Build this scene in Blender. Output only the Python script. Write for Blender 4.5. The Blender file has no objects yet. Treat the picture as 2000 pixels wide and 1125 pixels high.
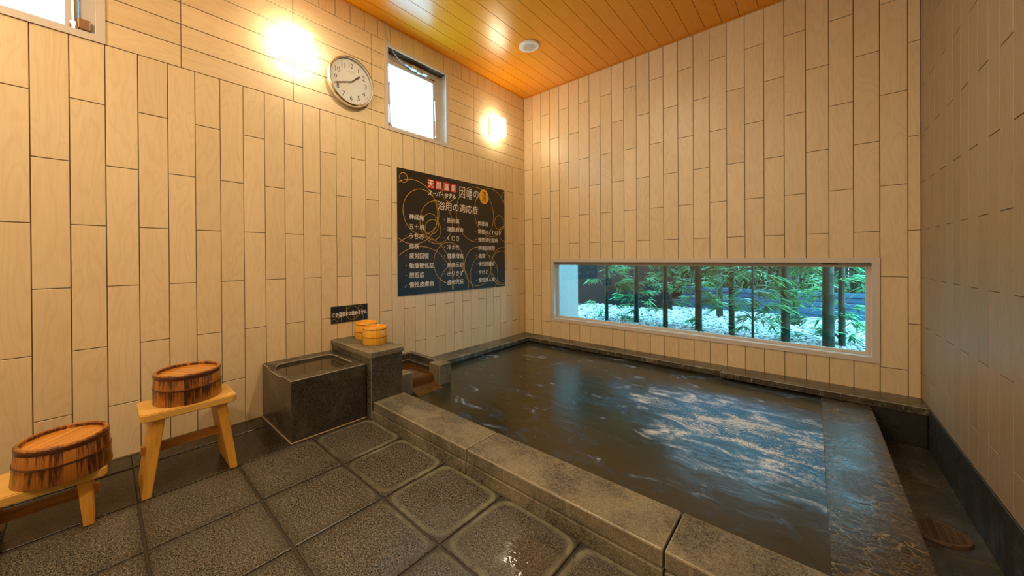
import bpy, bmesh, math, random
import numpy as np
from mathutils import Vector, Matrix
random.seed(7)
PI = math.pi
SC = bpy.context.scene
COL = SC.collection

# ------------------------------------------------------------------ helpers
def link(o, parent=None):
    COL.objects.link(o)
    if parent is not None:
        o.parent = parent
    return o

def tag(o, label=None, cat=None, group=None, kind=None):
    if label: o['label'] = label
    if cat: o['category'] = cat
    if group: o['group'] = group
    if kind: o['kind'] = kind
    return o

def thing(name, label, cat, loc=(0, 0, 0), rz=0, group=None):
    o = bpy.data.objects.new(name, None)
    o.empty_display_size = .05
    link(o)
    o.location = loc
    o.rotation_euler = (0, 0, rz)
    return tag(o, label, cat, group)

def obj(name, bm, mats, parent=None, smooth=False, angle=None):
    me = bpy.data.meshes.new(name)
    bmesh.ops.recalc_face_normals(bm, faces=bm.faces)
    bm.to_mesh(me)
    bm.free()
    if not isinstance(mats, (list, tuple)):
        mats = [mats]
    for m in mats:
        me.materials.append(m)
    if smooth:
        me.polygons.foreach_set('use_smooth', [True] * len(me.polygons))
        if angle:
            me.set_sharp_from_angle(angle=angle)
    o = bpy.data.objects.new(name, me)
    return link(o, parent)

def copy_tree(o, parent=None):
    c = o.copy()
    COL.objects.link(c)
    c.parent = parent
    for ch in list(o.children):
        copy_tree(ch, c)
    return c

def box(bm, x0, x1, y0, y1, z0, z1, bev=0, seg=1, mi=0, emi=None, M=None):
    """axis aligned box, bevelled; the bevel faces may take their own slot"""
    vs = [bm.verts.new((x, y, z)) for x in (x0, x1) for y in (y0, y1) for z in (z0, z1)]
    idx = [(0, 1, 3, 2), (4, 6, 7, 5), (0, 4, 5, 1), (2, 3, 7, 6), (0, 2, 6, 4), (1, 5, 7, 3)]
    fs = [bm.faces.new([vs[i] for i in f]) for f in idx]
    for f in fs:
        f.material_index = mi
    vv = list(vs)
    if bev:
        es = set(e for f in fs for e in f.edges)
        r = bmesh.ops.bevel(bm, geom=list(es), offset=bev, segments=seg, profile=.5, affect='EDGES', clamp_overlap=True)
        if emi is not None:
            for f in r['faces']:
                f.material_index = emi
        vv = list(set(v for f in r['faces'] for v in f.verts))
    if M is not None:
        bmesh.ops.transform(bm, matrix=M, verts=vv)
    return vv

def prism(bm, pts, z0, z1, mi=0):
    """closed polygon in x,y swept in z"""
    a = [bm.verts.new((p[0], p[1], z0)) for p in pts]
    b = [bm.verts.new((p[0], p[1], z1)) for p in pts]
    n = len(pts)
    fs = [bm.faces.new(a[::-1]), bm.faces.new(b)]
    for i in range(n):
        fs.append(bm.faces.new((a[i], a[(i + 1) % n], b[(i + 1) % n], b[i])))
    for f in fs:
        f.material_index = mi
    return a + b

def lathe(bm, prof, n=48, c=(0, 0, 0), mi=0, close=False):
    """profile of (r,z); a radius of 0 makes a pole"""
    rings = []
    for r, z in prof:
        if r < 1e-6:
            rings.append([bm.verts.new((c[0], c[1], c[2] + z))])
        else:
            rings.append([bm.verts.new((c[0] + r * math.cos(2 * PI * k / n), c[1] + r * math.sin(2 * PI * k / n), c[2] + z)) for k in range(n)])
    pairs = list(zip(rings, rings[1:]))
    if close:
        pairs.append((rings[-1], rings[0]))
    for A, B in pairs:
        for k in range(n):
            k2 = (k + 1) % n
            if len(A) == 1 and len(B) == 1: continue
            if len(A) == 1: f = bm.faces.new((A[0], B[k], B[k2]))
            elif len(B) == 1: f = bm.faces.new((A[k], A[k2], B[0]))
            else: f = bm.faces.new((A[k], A[k2], B[k2], B[k]))
            f.material_index = mi

def tube(bm, pts, r, n=10, mi=0, caps=True):
    pts = [Vector(p) for p in pts]
    rs = r if isinstance(r, (list, tuple)) else [r] * len(pts)
    rings = []
    prev = None
    for i, p in enumerate(pts):
        d = (pts[min(i + 1, len(pts) - 1)] - pts[max(i - 1, 0)]).normalized()
        if prev is None:
            a = d.orthogonal().normalized()
        else:
            a = (prev - d * prev.dot(d)).normalized()
        prev = a
        b = d.cross(a)
        rings.append([bm.verts.new(p + (a * math.cos(2 * PI * k / n) + b * math.sin(2 * PI * k / n)) * rs[i]) for k in range(n)])
    for A, B in zip(rings, rings[1:]):
        for k in range(n):
            f = bm.faces.new((A[k], A[(k + 1) % n], B[(k + 1) % n], B[k]))
            f.material_index = mi
    if caps:
        bm.faces.new(rings[0][::-1]).material_index = mi
        bm.faces.new(rings[-1]).material_index = mi

def bezier(p0, p1, p2, p3, n=16):
    out = []
    for i in range(n + 1):
        t = i / n
        out.append(tuple((1 - t) ** 3 * a + 3 * (1 - t) ** 2 * t * b + 3 * (1 - t) * t * t * c + t ** 3 * d for a, b, c, d in zip(p0, p1, p2, p3)))
    return out

# ------------------------------------------------------------------ material helpers
class T:
    def __init__(s, name):
        s.m = bpy.data.materials.new(name)
        s.m.use_nodes = True
        s.t = s.m.node_tree
        s.t.nodes.clear()
        s.out = s.t.nodes.new('ShaderNodeOutputMaterial')
    def n(s, typ, props=None, **ins):
        nd = s.t.nodes.new('ShaderNode' + typ)
        for k, v in (props or {}).items():
            setattr(nd, k, v)
        for k, v in ins.items():
            key = int(k[1:]) if k[0] == 'i' and k[1:].isdigit() else k.replace('_', ' ')
            s.set(nd.inputs[key], v)
        return nd
    def set(s, sock, v):
        if isinstance(v, bpy.types.NodeSocket):
            s.t.links.new(v, sock)
        elif isinstance(v, bpy.types.Node):
            s.t.links.new(v.outputs[0], sock)
        else:
            if isinstance(v, (tuple, list)) and len(v) == 3 and sock.type == 'RGBA':
                v = (*v, 1)
            sock.default_value = v
    def math(s, op, a, b=0.0, c=0.0, clamp=False):
        nd = s.t.nodes.new('ShaderNodeMath')
        nd.operation = op
        nd.use_clamp = clamp
        s.set(nd.inputs[0], a); s.set(nd.inputs[1], b); s.set(nd.inputs[2], c)
        return nd.outputs[0]
    def mix(s, f, a, b, mode='MIX'):
        nd = s.t.nodes.new('ShaderNodeMix')
        nd.data_type = 'RGBA'; nd.blend_type = mode
        s.set(nd.inputs[0], f); s.set(nd.inputs[6], a); s.set(nd.inputs[7], b)
        return nd.outputs[2]
    def map(s, v, a, b, c=0.0, d=1.0):
        nd = s.n('MapRange', {'clamp': True})
        s.set(nd.inputs[0], v)
        for i, q in zip((1, 2, 3, 4), (a, b, c, d)): s.set(nd.inputs[i], q)
        return nd.outputs[0]
    def coord(s, kind='Object', scale=(1, 1, 1), loc=(0, 0, 0), rot=(0, 0, 0)):
        if kind == 'World':
            src = s.n('NewGeometry').outputs['Position']
        else:
            src = s.n('TexCoord').outputs[kind]
        return s.n('Mapping', Vector=src, Scale=scale, Location=loc, Rotation=rot).outputs[0]
    def noise(s, vec, scale, detail=3, rough=.5, dist=0, out=0):
        return s.n('TexNoise', Vector=vec, Scale=scale, Detail=detail, Roughness=rough, Distortion=dist).outputs[out]
    def sep(s, v):
        nd = s.n('SeparateXYZ', i0=v)
        return nd.outputs[0], nd.outputs[1], nd.outputs[2]
    def comb(s, x, y, z):
        return s.n('CombineXYZ', i0=x, i1=y, i2=z).outputs[0]
    def bump(s, h, dist=.002, strength=1.0):
        return s.n('Bump', Height=h, Distance=dist, Strength=strength).outputs[0]
    def bsdf(s, **k):
        nd = s.n('BsdfPrincipled', **k)
        s.t.links.new(nd.outputs[0], s.out.inputs[0])
        return s.m

def plain(name, col, rough=.5, metal=0.0, **k):
    t = T(name)
    return t.bsdf(Base_Color=col, Roughness=rough, Metallic=metal, **k)

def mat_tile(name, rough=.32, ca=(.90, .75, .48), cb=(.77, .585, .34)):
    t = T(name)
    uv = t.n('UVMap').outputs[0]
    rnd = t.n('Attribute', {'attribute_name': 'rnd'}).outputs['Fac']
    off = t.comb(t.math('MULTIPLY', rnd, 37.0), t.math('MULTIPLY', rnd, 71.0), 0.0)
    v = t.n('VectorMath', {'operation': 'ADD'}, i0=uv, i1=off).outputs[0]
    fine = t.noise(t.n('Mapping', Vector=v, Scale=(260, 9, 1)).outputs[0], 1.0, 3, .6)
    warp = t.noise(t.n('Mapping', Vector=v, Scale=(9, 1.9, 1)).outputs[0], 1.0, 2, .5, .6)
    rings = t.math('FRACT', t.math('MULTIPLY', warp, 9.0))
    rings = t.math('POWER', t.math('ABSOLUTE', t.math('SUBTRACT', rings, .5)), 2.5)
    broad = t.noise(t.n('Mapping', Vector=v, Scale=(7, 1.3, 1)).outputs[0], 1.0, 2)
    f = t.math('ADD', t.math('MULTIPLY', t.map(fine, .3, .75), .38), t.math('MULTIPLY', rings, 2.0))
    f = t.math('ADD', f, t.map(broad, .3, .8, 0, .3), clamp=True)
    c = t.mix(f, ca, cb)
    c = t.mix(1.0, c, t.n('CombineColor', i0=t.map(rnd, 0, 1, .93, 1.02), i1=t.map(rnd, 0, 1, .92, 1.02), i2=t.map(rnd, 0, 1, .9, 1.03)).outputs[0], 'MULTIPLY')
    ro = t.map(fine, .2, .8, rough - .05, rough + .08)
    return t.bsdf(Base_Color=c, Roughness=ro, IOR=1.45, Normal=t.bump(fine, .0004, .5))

PUDDLE = (1.885, -2.620)
def mat_stone(name, dark=(.035, .031, .026), light=(.30, .26, .20), amt=.5, tint=(.16, .14, .11), tintamt=.5, rough=.35,
              speck=230.0, stain=0.0, stain_col=(.42, .38, .27), streak=0.0, floor=False, wet=0.0, spec_hi=.62, speck_lo=.42):
    t = T(name)
    w = t.coord('World')
    sp = t.noise(w, speck, 2, .6)
    sp2 = t.noise(w, speck * .45, 2, .5)
    big = t.noise(w, 4.5, 4, .6, .3)
    med = t.noise(w, 17.0, 3, .6)
    m = t.map(t.math('ADD', t.math('MULTIPLY', sp, .65), t.math('MULTIPLY', sp2, .35)), speck_lo, spec_hi)
    m = t.math('MULTIPLY', m, amt)
    base = t.mix(t.math('MULTIPLY', t.map(big, .42, .60), tintamt), dark, tint)
    c = t.mix(m, base, light)
    x, y, z = t.sep(w)
    if stain > 0:
        sm = t.math('MULTIPLY', t.map(t.math('ADD', t.math('MULTIPLY', big, .6), t.math('MULTIPLY', med, .4)), .5, .62), stain)
        c = t.mix(sm, c, t.mix(t.map(sp, .35, .65), tuple(q * .6 for q in stain_col), stain_col))
    if streak > 0:
        sv = t.n('VectorMath', {'operation': 'MULTIPLY'}, i0=w, i1=(75, 75, 9)).outputs[0]
        st = t.map(t.math('ADD', t.noise(sv, 1.0, 2, .6), t.math('MULTIPLY', t.math('SUBTRACT', med, .5), .5)), .60, .72)
        nz = t.sep(t.n('NewGeometry').outputs['Normal'])[2]
        side = t.math('SUBTRACT', 1.0, t.map(t.math('ABSOLUTE', nz), .3, .6))
        c = t.mix(t.math('MULTIPLY', t.math('MULTIPLY', st, side), streak), c, (.45, .42, .34))
    hgt = sp
    if floor:
        # lime rings left by drying water just inside each slab edge
        nx = t.noise(w, 7.0, 2, .5); ny = t.noise(t.coord('World', loc=(5, 3, 0)), 7.0, 2, .5)
        xx = t.math('ADD', x, t.math('MULTIPLY', t.math('SUBTRACT', nx, .5), .02))
        yy = t.math('ADD', y, t.math('MULTIPLY', t.math('SUBTRACT', ny, .5), .02))
        fx = t.math('ABSOLUTE', t.math('SUBTRACT', t.math('FRACT', t.math('DIVIDE', t.math('SUBTRACT', xx, .52), .36)), .5))
        fy = t.math('ABSOLUTE', t.math('SUBTRACT', t.math('FRACT', t.math('DIVIDE', t.math('ADD', yy, 2.80), .36)), .5))
        p4 = t.math('POWER', t.math('ADD', t.math('POWER', fx, 7.0), t.math('POWER', fy, 7.0)), 1 / 7.0)
        d = t.math('MULTIPLY', t.math('SUBTRACT', .5, p4), .36)
        ring = t.math('MULTIPLY', t.map(d, .004, .012), t.map(d, .034, .016))
        near = t.map(t.math('ADD', y, t.math('MULTIPLY', t.math('SUBTRACT', big, .5), .5)), -2.90, -2.62)
        c = t.mix(t.math('MULTIPLY', t.math('MULTIPLY', ring, near), t.map(med, .3, .6, .35, .95)), c, (.33, .33, .22))
        edge = t.map(d, .05, .0)
        c = t.mix(t.math('MULTIPLY', edge, .55), c, (.03, .026, .02))
    if wet > 0:
        wm = t.map(t.noise(t.coord('World', loc=(1.3, .4, 0)), 3.2, 3, .55), .5 - wet * .22, .62 - wet * .2)
    else:
        wm = t.map(big, .45, .65)
    ro = t.math('SUBTRACT', rough, t.math('MULTIPLY', wm, rough * .68))
    ro = t.math('ADD', ro, t.map(sp, .3, .7, 0, .08))
    if floor:
        # shallow puddle left on the slab in front of the curb
        qx = t.math('SUBTRACT', x, PUDDLE[0]); qy = t.math('SUBTRACT', y, PUDDLE[1])
        pd = t.math('ADD', t.math('SQRT', t.math('ADD', t.math('MULTIPLY', qx, qx), t.math('MULTIPLY', qy, qy))), t.math('MULTIPLY', t.math('SUBTRACT', med, .5), .16))
        pm = t.map(pd, .13, .085)
        ro = t.math('ADD', t.math('MULTIPLY', ro, t.math('SUBTRACT', 1.0, pm)), t.math('MULTIPLY', pm, .05))
        c = t.mix(t.math('MULTIPLY', pm, .35), c, (.05, .04, .03))
        hgt = t.math('MULTIPLY', t.noise(w, 34.0, 2), 2.4)
        hgt = t.mix(pm, t.math('ADD', sp, t.math('MULTIPLY', med, 1.2)), hgt)
        return t.bsdf(Base_Color=c, Roughness=ro, Normal=t.bump(hgt, .0011, .6), IOR=1.45)
    return t.bsdf(Base_Color=c, Roughness=ro, Normal=t.bump(t.math('ADD', sp, t.math('MULTIPLY', med, 1.2)), .0011, .6), IOR=1.45)

def mat_slate():
    t = T('wet_slate')
    w = t.coord('World')
    d = t.noise(w, 9.0, 4, .65, 0, 1)
    ww = t.n('VectorMath', {'operation': 'ADD'}, i0=w, i1=t.n('VectorMath', {'operation': 'SCALE'}, i0=d, Scale=.09).outputs[0]).outputs[0]
    vw = t.n('Mapping', Vector=ww, Scale=(22, 34, 10)).outputs[0]
    vor = t.n('TexVoronoi', {'feature': 'DISTANCE_TO_EDGE'}, Vector=vw, Scale=1.0).outputs[0]
    vor2 = t.n('TexVoronoi', {'feature': 'DISTANCE_TO_EDGE'}, Vector=t.n('Mapping', Vector=ww, Scale=(55, 80, 20)).outputs[0], Scale=1.0).outputs[0]
    big = t.noise(w, 5.0, 3)
    med = t.noise(w, 13.0, 3)
    vein = t.math('MULTIPLY', t.map(vor, .065, .0), t.map(med, .42, .60, .0, 1.0))
    vein = t.math('MAXIMUM', vein, t.math('MULTIPLY', t.map(vor2, .07, 0), t.map(med, .6, .45, 0, .6)))
    c = t.mix(t.math('MULTIPLY', vein, .8), t.mix(big, (.012, .011, .010), (.035, .031, .025)), (.36, .26, .12))
    h = t.math('ADD', t.noise(w, 28, 4, .6), t.math('MULTIPLY', vor, .5))
    return t.bsdf(Base_Color=c, Roughness=t.map(big, .4, .6, .22, .36), Normal=t.bump(h, .0035, .55))

def mat_wood(name, ca, cb, axis='y', rough=.45, fine=70.0, dirt=0.0, dirt_col=(.07, .02, .005)):
    t = T(name)
    rnd = t.n('ObjectInfo').outputs['Random']
    sc = {'x': (2.0, fine, fine), 'y': (fine, 2.0, fine), 'z': (fine, fine, 2.0)}[axis]
    o = t.n('VectorMath', {'operation': 'ADD'}, i0=t.coord('Object'), i1=t.comb(rnd, rnd, rnd)).outputs[0]
    g = t.noise(t.n('Mapping', Vector=o, Scale=sc).outputs[0], 1.0, 3, .6, .4)
    g2 = t.noise(t.n('Mapping', Vector=o, Scale=tuple(q * .22 for q in sc)).outputs[0], 1.0, 2, .5, 1.2)
    f = t.math('ADD', t.math('MULTIPLY', t.map(g, .3, .7), .55), t.math('MULTIPLY', t.map(g2, .4, .65), .45))
    c = t.mix(f, ca, cb)
    if dirt > 0:
        dm = t.map(t.noise(t.n('Mapping', Vector=o, Scale=tuple(min(q, 18) for q in sc)).outputs[0], 1.0, 4, .7), .52, .66)
        c = t.mix(t.math('MULTIPLY', dm, dirt), c, dirt_col)
    return t.bsdf(Base_Color=c, Roughness=rough, Normal=t.bump(g, .0006, .5))

def mat_staves(name, ca, cb, n=22, stain=0.0, stain_col=(.05, .012, .004), rough=.3):
    t = T(name)
    o = t.coord('Object')
    x, y, z = t.sep(o)
    a = t.math('MULTIPLY', t.math('ADD', t.math('DIVIDE', t.math('ARCTAN2', y, x), 2 * PI), .5), float(n))
    idn = t.math('FLOOR', a)
    fr = t.math('FRACT', a)
    rnd = t.n('TexWhiteNoise', {'noise_dimensions': '1D'}, W=t.math('ADD', idn, t.math('MULTIPLY', t.n('ObjectInfo').outputs['Random'], 10.0))).outputs[0]
    joint = t.math('LESS_THAN', t.math('ABSOLUTE', t.math('SUBTRACT', fr, .0)), .045)
    gv = t.comb(t.math('MULTIPLY', a, 6.0), t.math('MULTIPLY', rnd, 20.0), t.math('MULTIPLY', z, 4.0))
    g = t.noise(gv, 1.0, 3, .7)
    c = t.mix(t.math('ADD', t.math('MULTIPLY', rnd, .55), t.math('MULTIPLY', t.map(g, .3, .7), .45)), ca, cb)
    if stain > 0:
        # resin darkening that runs down staves, strongest under the hoops and rim
        sv = t.comb(t.math('MULTIPLY', a, 3.4), t.math('MULTIPLY', rnd, 9.0), t.math('MULTIPLY', z, 7.0))
        s = t.noise(sv, 1.0, 3, .75)
        zz = t.math('FRACT', t.math('DIVIDE', z, .066))
        s = t.math('ADD', s, t.math('MULTIPLY', t.math('SUBTRACT', zz, .5), .16))
        s = t.math('ADD', s, t.math('MULTIPLY', t.math('SUBTRACT', rnd, .5), .22))
        c = t.mix(t.math('MULTIPLY', t.map(s, .47, .60), stain), c, stain_col)
    c = t.mix(t.math('MULTIPLY', joint, .6), c, (.06, .02, .005))
    return t.bsdf(Base_Color=c, Roughness=rough, Normal=t.bump(t.math('SUBTRACT', g, t.math('MULTIPLY', joint, 1.5)), .0008, .5), Coat_Weight=.25, Coat_Roughness=.15)

def mat_board(name, ca, cb, ang=.5):
    t = T(name)
    o = t.coord('Object', rot=(0, 0, ang), scale=(90, 5, 20))
    g = t.noise(o, 1.0, 3, .7, .3)
    g2 = t.noise(t.coord('Object', rot=(0, 0, ang), scale=(22, 1.5, 5)), 1.0, 2, .5)
    c = t.mix(t.math('ADD', t.math('MULTIPLY', t.map(g, .3, .7), .55), t.math('MULTIPLY', t.map(g2, .35, .65), .45)), ca, cb)
    return t.bsdf(Base_Color=c, Roughness=.2, Coat_Weight=.4, Coat_Roughness=.08, Normal=t.bump(g, .0005, .4))

def mat_ceiling():
    t = T('ceiling_boards')
    w = t.coord('World')
    x, y, z = t.sep(w)
    k = t.math('FLOOR', t.math('DIVIDE', x, .1184))
    rnd = t.n('TexWhiteNoise', {'noise_dimensions': '1D'}, W=k).outputs[0]
    g = t.noise(t.comb(t.math('MULTIPLY', x, 130.0), t.math('ADD', t.math('MULTIPLY', y, 5.0), t.math('MULTIPLY', rnd, 40.0)), 0.0), 1.0, 3, .6)
    c = t.mix(t.math('ADD', t.math('MULTIPLY', t.map(g, .3, .7), .7), t.math('MULTIPLY', rnd, .3)), (.97, .41, .014), (.87, .32, .010))
    return t.bsdf(Base_Color=c, Roughness=.26, IOR=1.6, Normal=t.bump(g, .0002, .3))

def mat_water(name, base, rough=.06, ripples=True):
    t = T(name)
    w = t.coord('World')
    x, y, z = t.sep(w)
    if ripples:
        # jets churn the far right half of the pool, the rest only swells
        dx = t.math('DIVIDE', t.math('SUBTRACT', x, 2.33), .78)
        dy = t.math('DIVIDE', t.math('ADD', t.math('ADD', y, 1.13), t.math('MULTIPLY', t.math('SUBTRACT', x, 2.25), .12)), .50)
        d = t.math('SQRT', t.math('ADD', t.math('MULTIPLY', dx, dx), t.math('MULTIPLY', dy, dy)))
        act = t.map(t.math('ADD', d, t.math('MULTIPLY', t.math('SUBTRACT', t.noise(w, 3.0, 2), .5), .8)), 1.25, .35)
        swell = t.noise(t.coord('World', scale=(4.5, 8, 1)), 1.0, 3, .5, .8)
        chop = t.noise(t.coord('World', scale=(26, 34, 1)), 1.0, 4, .62, 1.2)
        h = t.math('ADD', t.math('MULTIPLY', swell, .22), t.math('MULTIPLY', chop, t.math('ADD', .03, t.math('MULTIPLY', act, .60))))
        nrm = t.bump(h, .022, .55)
        foam_glint = t.noise(t.coord('World', scale=(46, 66, 1), rot=(0, 0, .5)), 1.0, 5, .75, 2.2)
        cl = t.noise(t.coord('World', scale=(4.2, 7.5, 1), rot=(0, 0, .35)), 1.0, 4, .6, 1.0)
        fm = t.math('MULTIPLY', t.map(t.math('ADD', foam_glint, t.math('MULTIPLY', t.math('SUBTRACT', cl, .5), .75)), .49, .60), t.map(t.math('ADD', act, t.math('MULTIPLY', t.math('SUBTRACT', cl, .5), 2.4)), .32, .95))
        mur = t.noise(t.coord('World', scale=(2.2, 3.5, 1)), 1.0, 3, .5, .5)
        c = t.mix(mur, tuple(q * .6 for q in base), tuple(q * 1.5 for q in base))
        # blue window reflection painted into the colour of the churned water
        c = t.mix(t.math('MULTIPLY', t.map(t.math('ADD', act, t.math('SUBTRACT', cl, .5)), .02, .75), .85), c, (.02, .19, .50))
        c = t.mix(t.math('MULTIPLY', fm, .95), c, (.86, .89, .92))  # white foam, with glints of window light painted in
        ro = t.math('SUBTRACT', rough, t.math('MULTIPLY', act, .14))
    else:
        nrm = t.bump(t.noise(t.coord('World', scale=(14, 14, 1)), 1.0, 2), .002, .3)
        c = base; ro = rough
    return t.bsdf(Base_Color=c, Roughness=ro, IOR=1.33, Specular_IOR_Level=.85 if ripples else .5, Normal=nrm)

def mat_glass(name, wire=0.0, pitch=.019, plane='xz', frost=0.0, speck=False, refl=False):
    t = T(name)
    tr = t.n('BsdfTransparent', Color=(.97, .99, .99, 1))
    gl = t.n('BsdfGlossy', Color=(1, 1, 1, 1), Roughness=.0)
    bf = t.n('NewGeometry').outputs['Backfacing']
    fr = t.n('Fresnel', IOR=t.map(bf, 0, 1, 1.5, 1 / 1.5)).outputs[0]
    mx = t.n('MixShader', i0=t.math('MULTIPLY', fr, 3.0 if refl else 1.6, clamp=True), i1=tr.outputs[0], i2=gl.outputs[0]).outputs[0]
    if frost > 0:
        tl = t.n('BsdfTranslucent', Color=(.96, .98, 1, 1)).outputs[0]
        mx = t.n('MixShader', i0=frost, i1=mx, i2=tl).outputs[0]
    if wire > 0:
        x, y, z = t.sep(t.coord('World'))
        a = x if plane == 'xz' else y
        def line(s):
            v = t.math('FRACT', t.math('DIVIDE', s, pitch))
            return t.math('LESS_THAN', t.math('ABSOLUTE', t.math('SUBTRACT', v, .5)), wire / pitch)
        l1 = line(t.math('ADD', t.math('MULTIPLY', a, .75), z))
        l2 = line(t.math('SUBTRACT', t.math('MULTIPLY', a, .75), z))
        l = t.math('MAXIMUM', l1, l2)
        wd = t.n('BsdfPrincipled', Base_Color=(.16, .17, .17, 1), Roughness=.35, Metallic=.7).outputs[0]
        mx = t.n('MixShader', i0=t.math('MULTIPLY', l, .6), i1=mx, i2=wd).outputs[0]
    if speck:
        s = t.noise(t.coord('World'), 190.0, 2)
        low = t.sep(t.coord('World'))[2]
        wd2 = t.n('BsdfDiffuse', Color=(.1, .12, .14, 1)).outputs[0]
        mx = t.n('MixShader', i0=t.math('MULTIPLY', t.map(s, .66, .70), t.map(low, 2.45, 2.2)), i1=mx, i2=wd2).outputs[0]
    t.t.links.new(mx, t.out.inputs[0])
    return t.m

def mat_emit(name, col, st):
    t = T(name)
    e = t.n('Emission', Color=(*col, 1), Strength=st)
    t.t.links.new(e.outputs[0], t.out.inputs[0])
    return t.m

M = {}
M['tile'] = mat_tile('wood_look_tile')
M['tile_dimmed'] = mat_tile('dimmed_brown_tile', rough=.42, ca=(.38, .285, .175), cb=(.31, .22, .13))  # browner tile, darkened so the right wall's dimness sits in the colour
M['grout'] = plain('brown_grout', (.13, .075, .035), .8)
M['ceiling'] = mat_ceiling()
M['groove'] = plain('ceiling_groove', (.22, .07, .008), .6)
M['stone'] = mat_stone('dark_granite', dark=(.016, .014, .012), light=(.17, .145, .115), amt=.5, tint=(.06, .053, .042), stain=.12, streak=.0, rough=.34, wet=.5)
M['stone_mid'] = mat_stone('grey_granite', dark=(.03, .027, .022), light=(.24, .21, .165), amt=.5, tint=(.11, .1, .078), stain=.15, rough=.42, wet=.3)
M['stone_edge'] = mat_stone('worn_granite_edge', dark=(.13, .115, .09), light=(.42, .38, .30), amt=.6, tint=(.32, .28, .2), stain=.4, rough=.5)
M['coping'] = mat_stone('coping_granite', dark=(.017, .016, .012), light=(.38, .34, .245), amt=.60, tint=(.15, .132, .088), tintamt=.95, stain=.3, stain_col=(.40, .34, .21), streak=.3, rough=.50, speck_lo=.38, spec_hi=.62)
M['coping_edge'] = mat_stone('worn_coping_edge', dark=(.15, .135, .10), light=(.42, .37, .27), amt=.6, tint=(.4, .35, .25), stain=.3, rough=.5)
M['rim'] = mat_stone('wet_rim_granite', dark=(.03, .027, .021), light=(.16, .14, .10), amt=.55, tint=(.07, .06, .042), tintamt=.7, stain=.15, streak=.5, rough=.38, wet=.6)
M['floor'] = mat_stone('speckled_floor_granite', dark=(.008, .0075, .0065), light=(.46, .41, .32), amt=.50, tint=(.03, .028, .022), tintamt=.6, rough=.40, speck=270, floor=True, wet=.55, speck_lo=.43, spec_hi=.64)
M['floor_wet'] = mat_stone('wet_gutter_granite', dark=(.010, .009, .007), light=(.12, .10, .075), amt=.45, tint=(.025, .021, .015), rough=.22, wet=.9)
M['black_stone'] = mat_stone('black_skirting_stone', dark=(.016, .016, .016), light=(.07, .066, .06), amt=.4, tint=(.05, .05, .048), rough=.45)
M['channel_stone'] = mat_stone('gutter_floor_stone', dark=(.03, .026, .02), light=(.14, .12, .08), amt=.4, tint=(.09, .08, .055), stain=.35, stain_col=(.22, .2, .13), rough=.3, wet=.5)
M['slate'] = mat_slate()
M['seal'] = plain('brown_sealant', (.33, .24, .13), .6)
M['joint'] = plain('floor_joint', (.035, .028, .02), .5)
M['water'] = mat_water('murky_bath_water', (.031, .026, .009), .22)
M['basin_water'] = mat_water('clear_basin_water', (.05, .04, .022), .02, False)
M['spout_water'] = mat_water('brown_spout_water', (.10, .042, .010), .05, False)
M['brown_stone'] = mat_stone('iron_stained_stone', dark=(.07, .03, .01), light=(.24, .14, .05), amt=.4, tint=(.16, .07, .02), rough=.2, wet=.8)
M['alu'] = plain('beige_aluminium', (.72, .65, .58), .35, .0)
M['alu_edge'] = plain('white_aluminium', (.86, .86, .86), .28, .65)
M['gasket'] = plain('dark_gasket', (.05, .05, .05), .6)
M['chrome'] = plain('chrome', (.85, .83, .80), .12, 1.0)
M['steel'] = plain('brushed_latch_metal', (.72, .72, .70), .3, .55)
M['rusty'] = plain('tarnished_steel', (.35, .2, .1), .45, .7)
M['glass_back'] = mat_glass('wired_glass', wire=.0007, pitch=.0215, refl=True)
M['glass_left'] = mat_glass('window_glass', frost=.08)
M['glass_wired'] = mat_glass('frosted_wired_glass', wire=.0006, pitch=.03, plane='yz', frost=.3, speck=True)
M['lamp_glass'] = mat_emit('lit_opal_glass', (1.0, .84, .58), 8.0)
M['fill_glow'] = mat_emit('fill_light_diffuser', (1.0, .84, .57), 235.0)  # glow of the added ceiling fill lights
M['lamp_plate'] = plain('lamp_back_plate', (.55, .38, .22), .5)
M['white'] = plain('white_plastic', (.85, .83, .78), .4)
M['dial'] = plain('clock_dial', (.95, .95, .95), .6)
M['ink'] = plain('dark_ink', (.05, .04, .03), .5)
M['ink_pale'] = plain('pale_grey_ink', (.55, .5, .42), .5)
M['hand'] = plain('clock_hand', (.07, .055, .03), .35, .3)
M['second'] = plain('second_hand', (.75, .55, .3), .4)
M['clock_glass'] = mat_glass('clock_glass')
M['letter'] = plain('cream_lettering', (.92, .88, .80), .5)
M['gold'] = plain('gold_line', (.80, .47, .06), .5)
M['logo_red'] = plain('red_logo_square', (.72, .04, .02), .5)
M['logo_orange'] = plain('orange_disc', (.93, .50, .02), .5)
M['seat_wood'] = mat_wood('pale_cypress', (.84, .54, .15), (.74, .40, .08), 'y', .35, 55)
M['leg_wood'] = mat_wood('orange_cypress', (.80, .44, .07), (.62, .27, .03), 'z', .4, 70, .25, (.16, .06, .015))
M['stretcher_wood'] = mat_wood('stained_cypress', (.50, .24, .05), (.30, .12, .025), 'y', .4, 50, .8)
M['tub'] = mat_staves('dark_stained_staves', (.52, .20, .03), (.29, .095, .013), 24, .94)
M['tub_small'] = mat_staves('fresh_cypress_staves', (.92, .52, .06), (.80, .38, .025), 22, 0)
M['hoop'] = plain('dark_hoop', (.085, .022, .006), .3, 0, Coat_Weight=.5, Coat_Roughness=.15)
M['hoop_thin'] = plain('copper_hoop', (.25, .07, .015), .3, .4)
M['board'] = mat_board('tub_bottom_board', (.84, .36, .04), (.36, .105, .010))
M['board_small'] = mat_board('small_tub_board', (.90, .42, .04), (.78, .30, .02), -.6)
M['grate'] = plain('rusted_grate', (.17, .10, .055), .5, .3)
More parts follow.
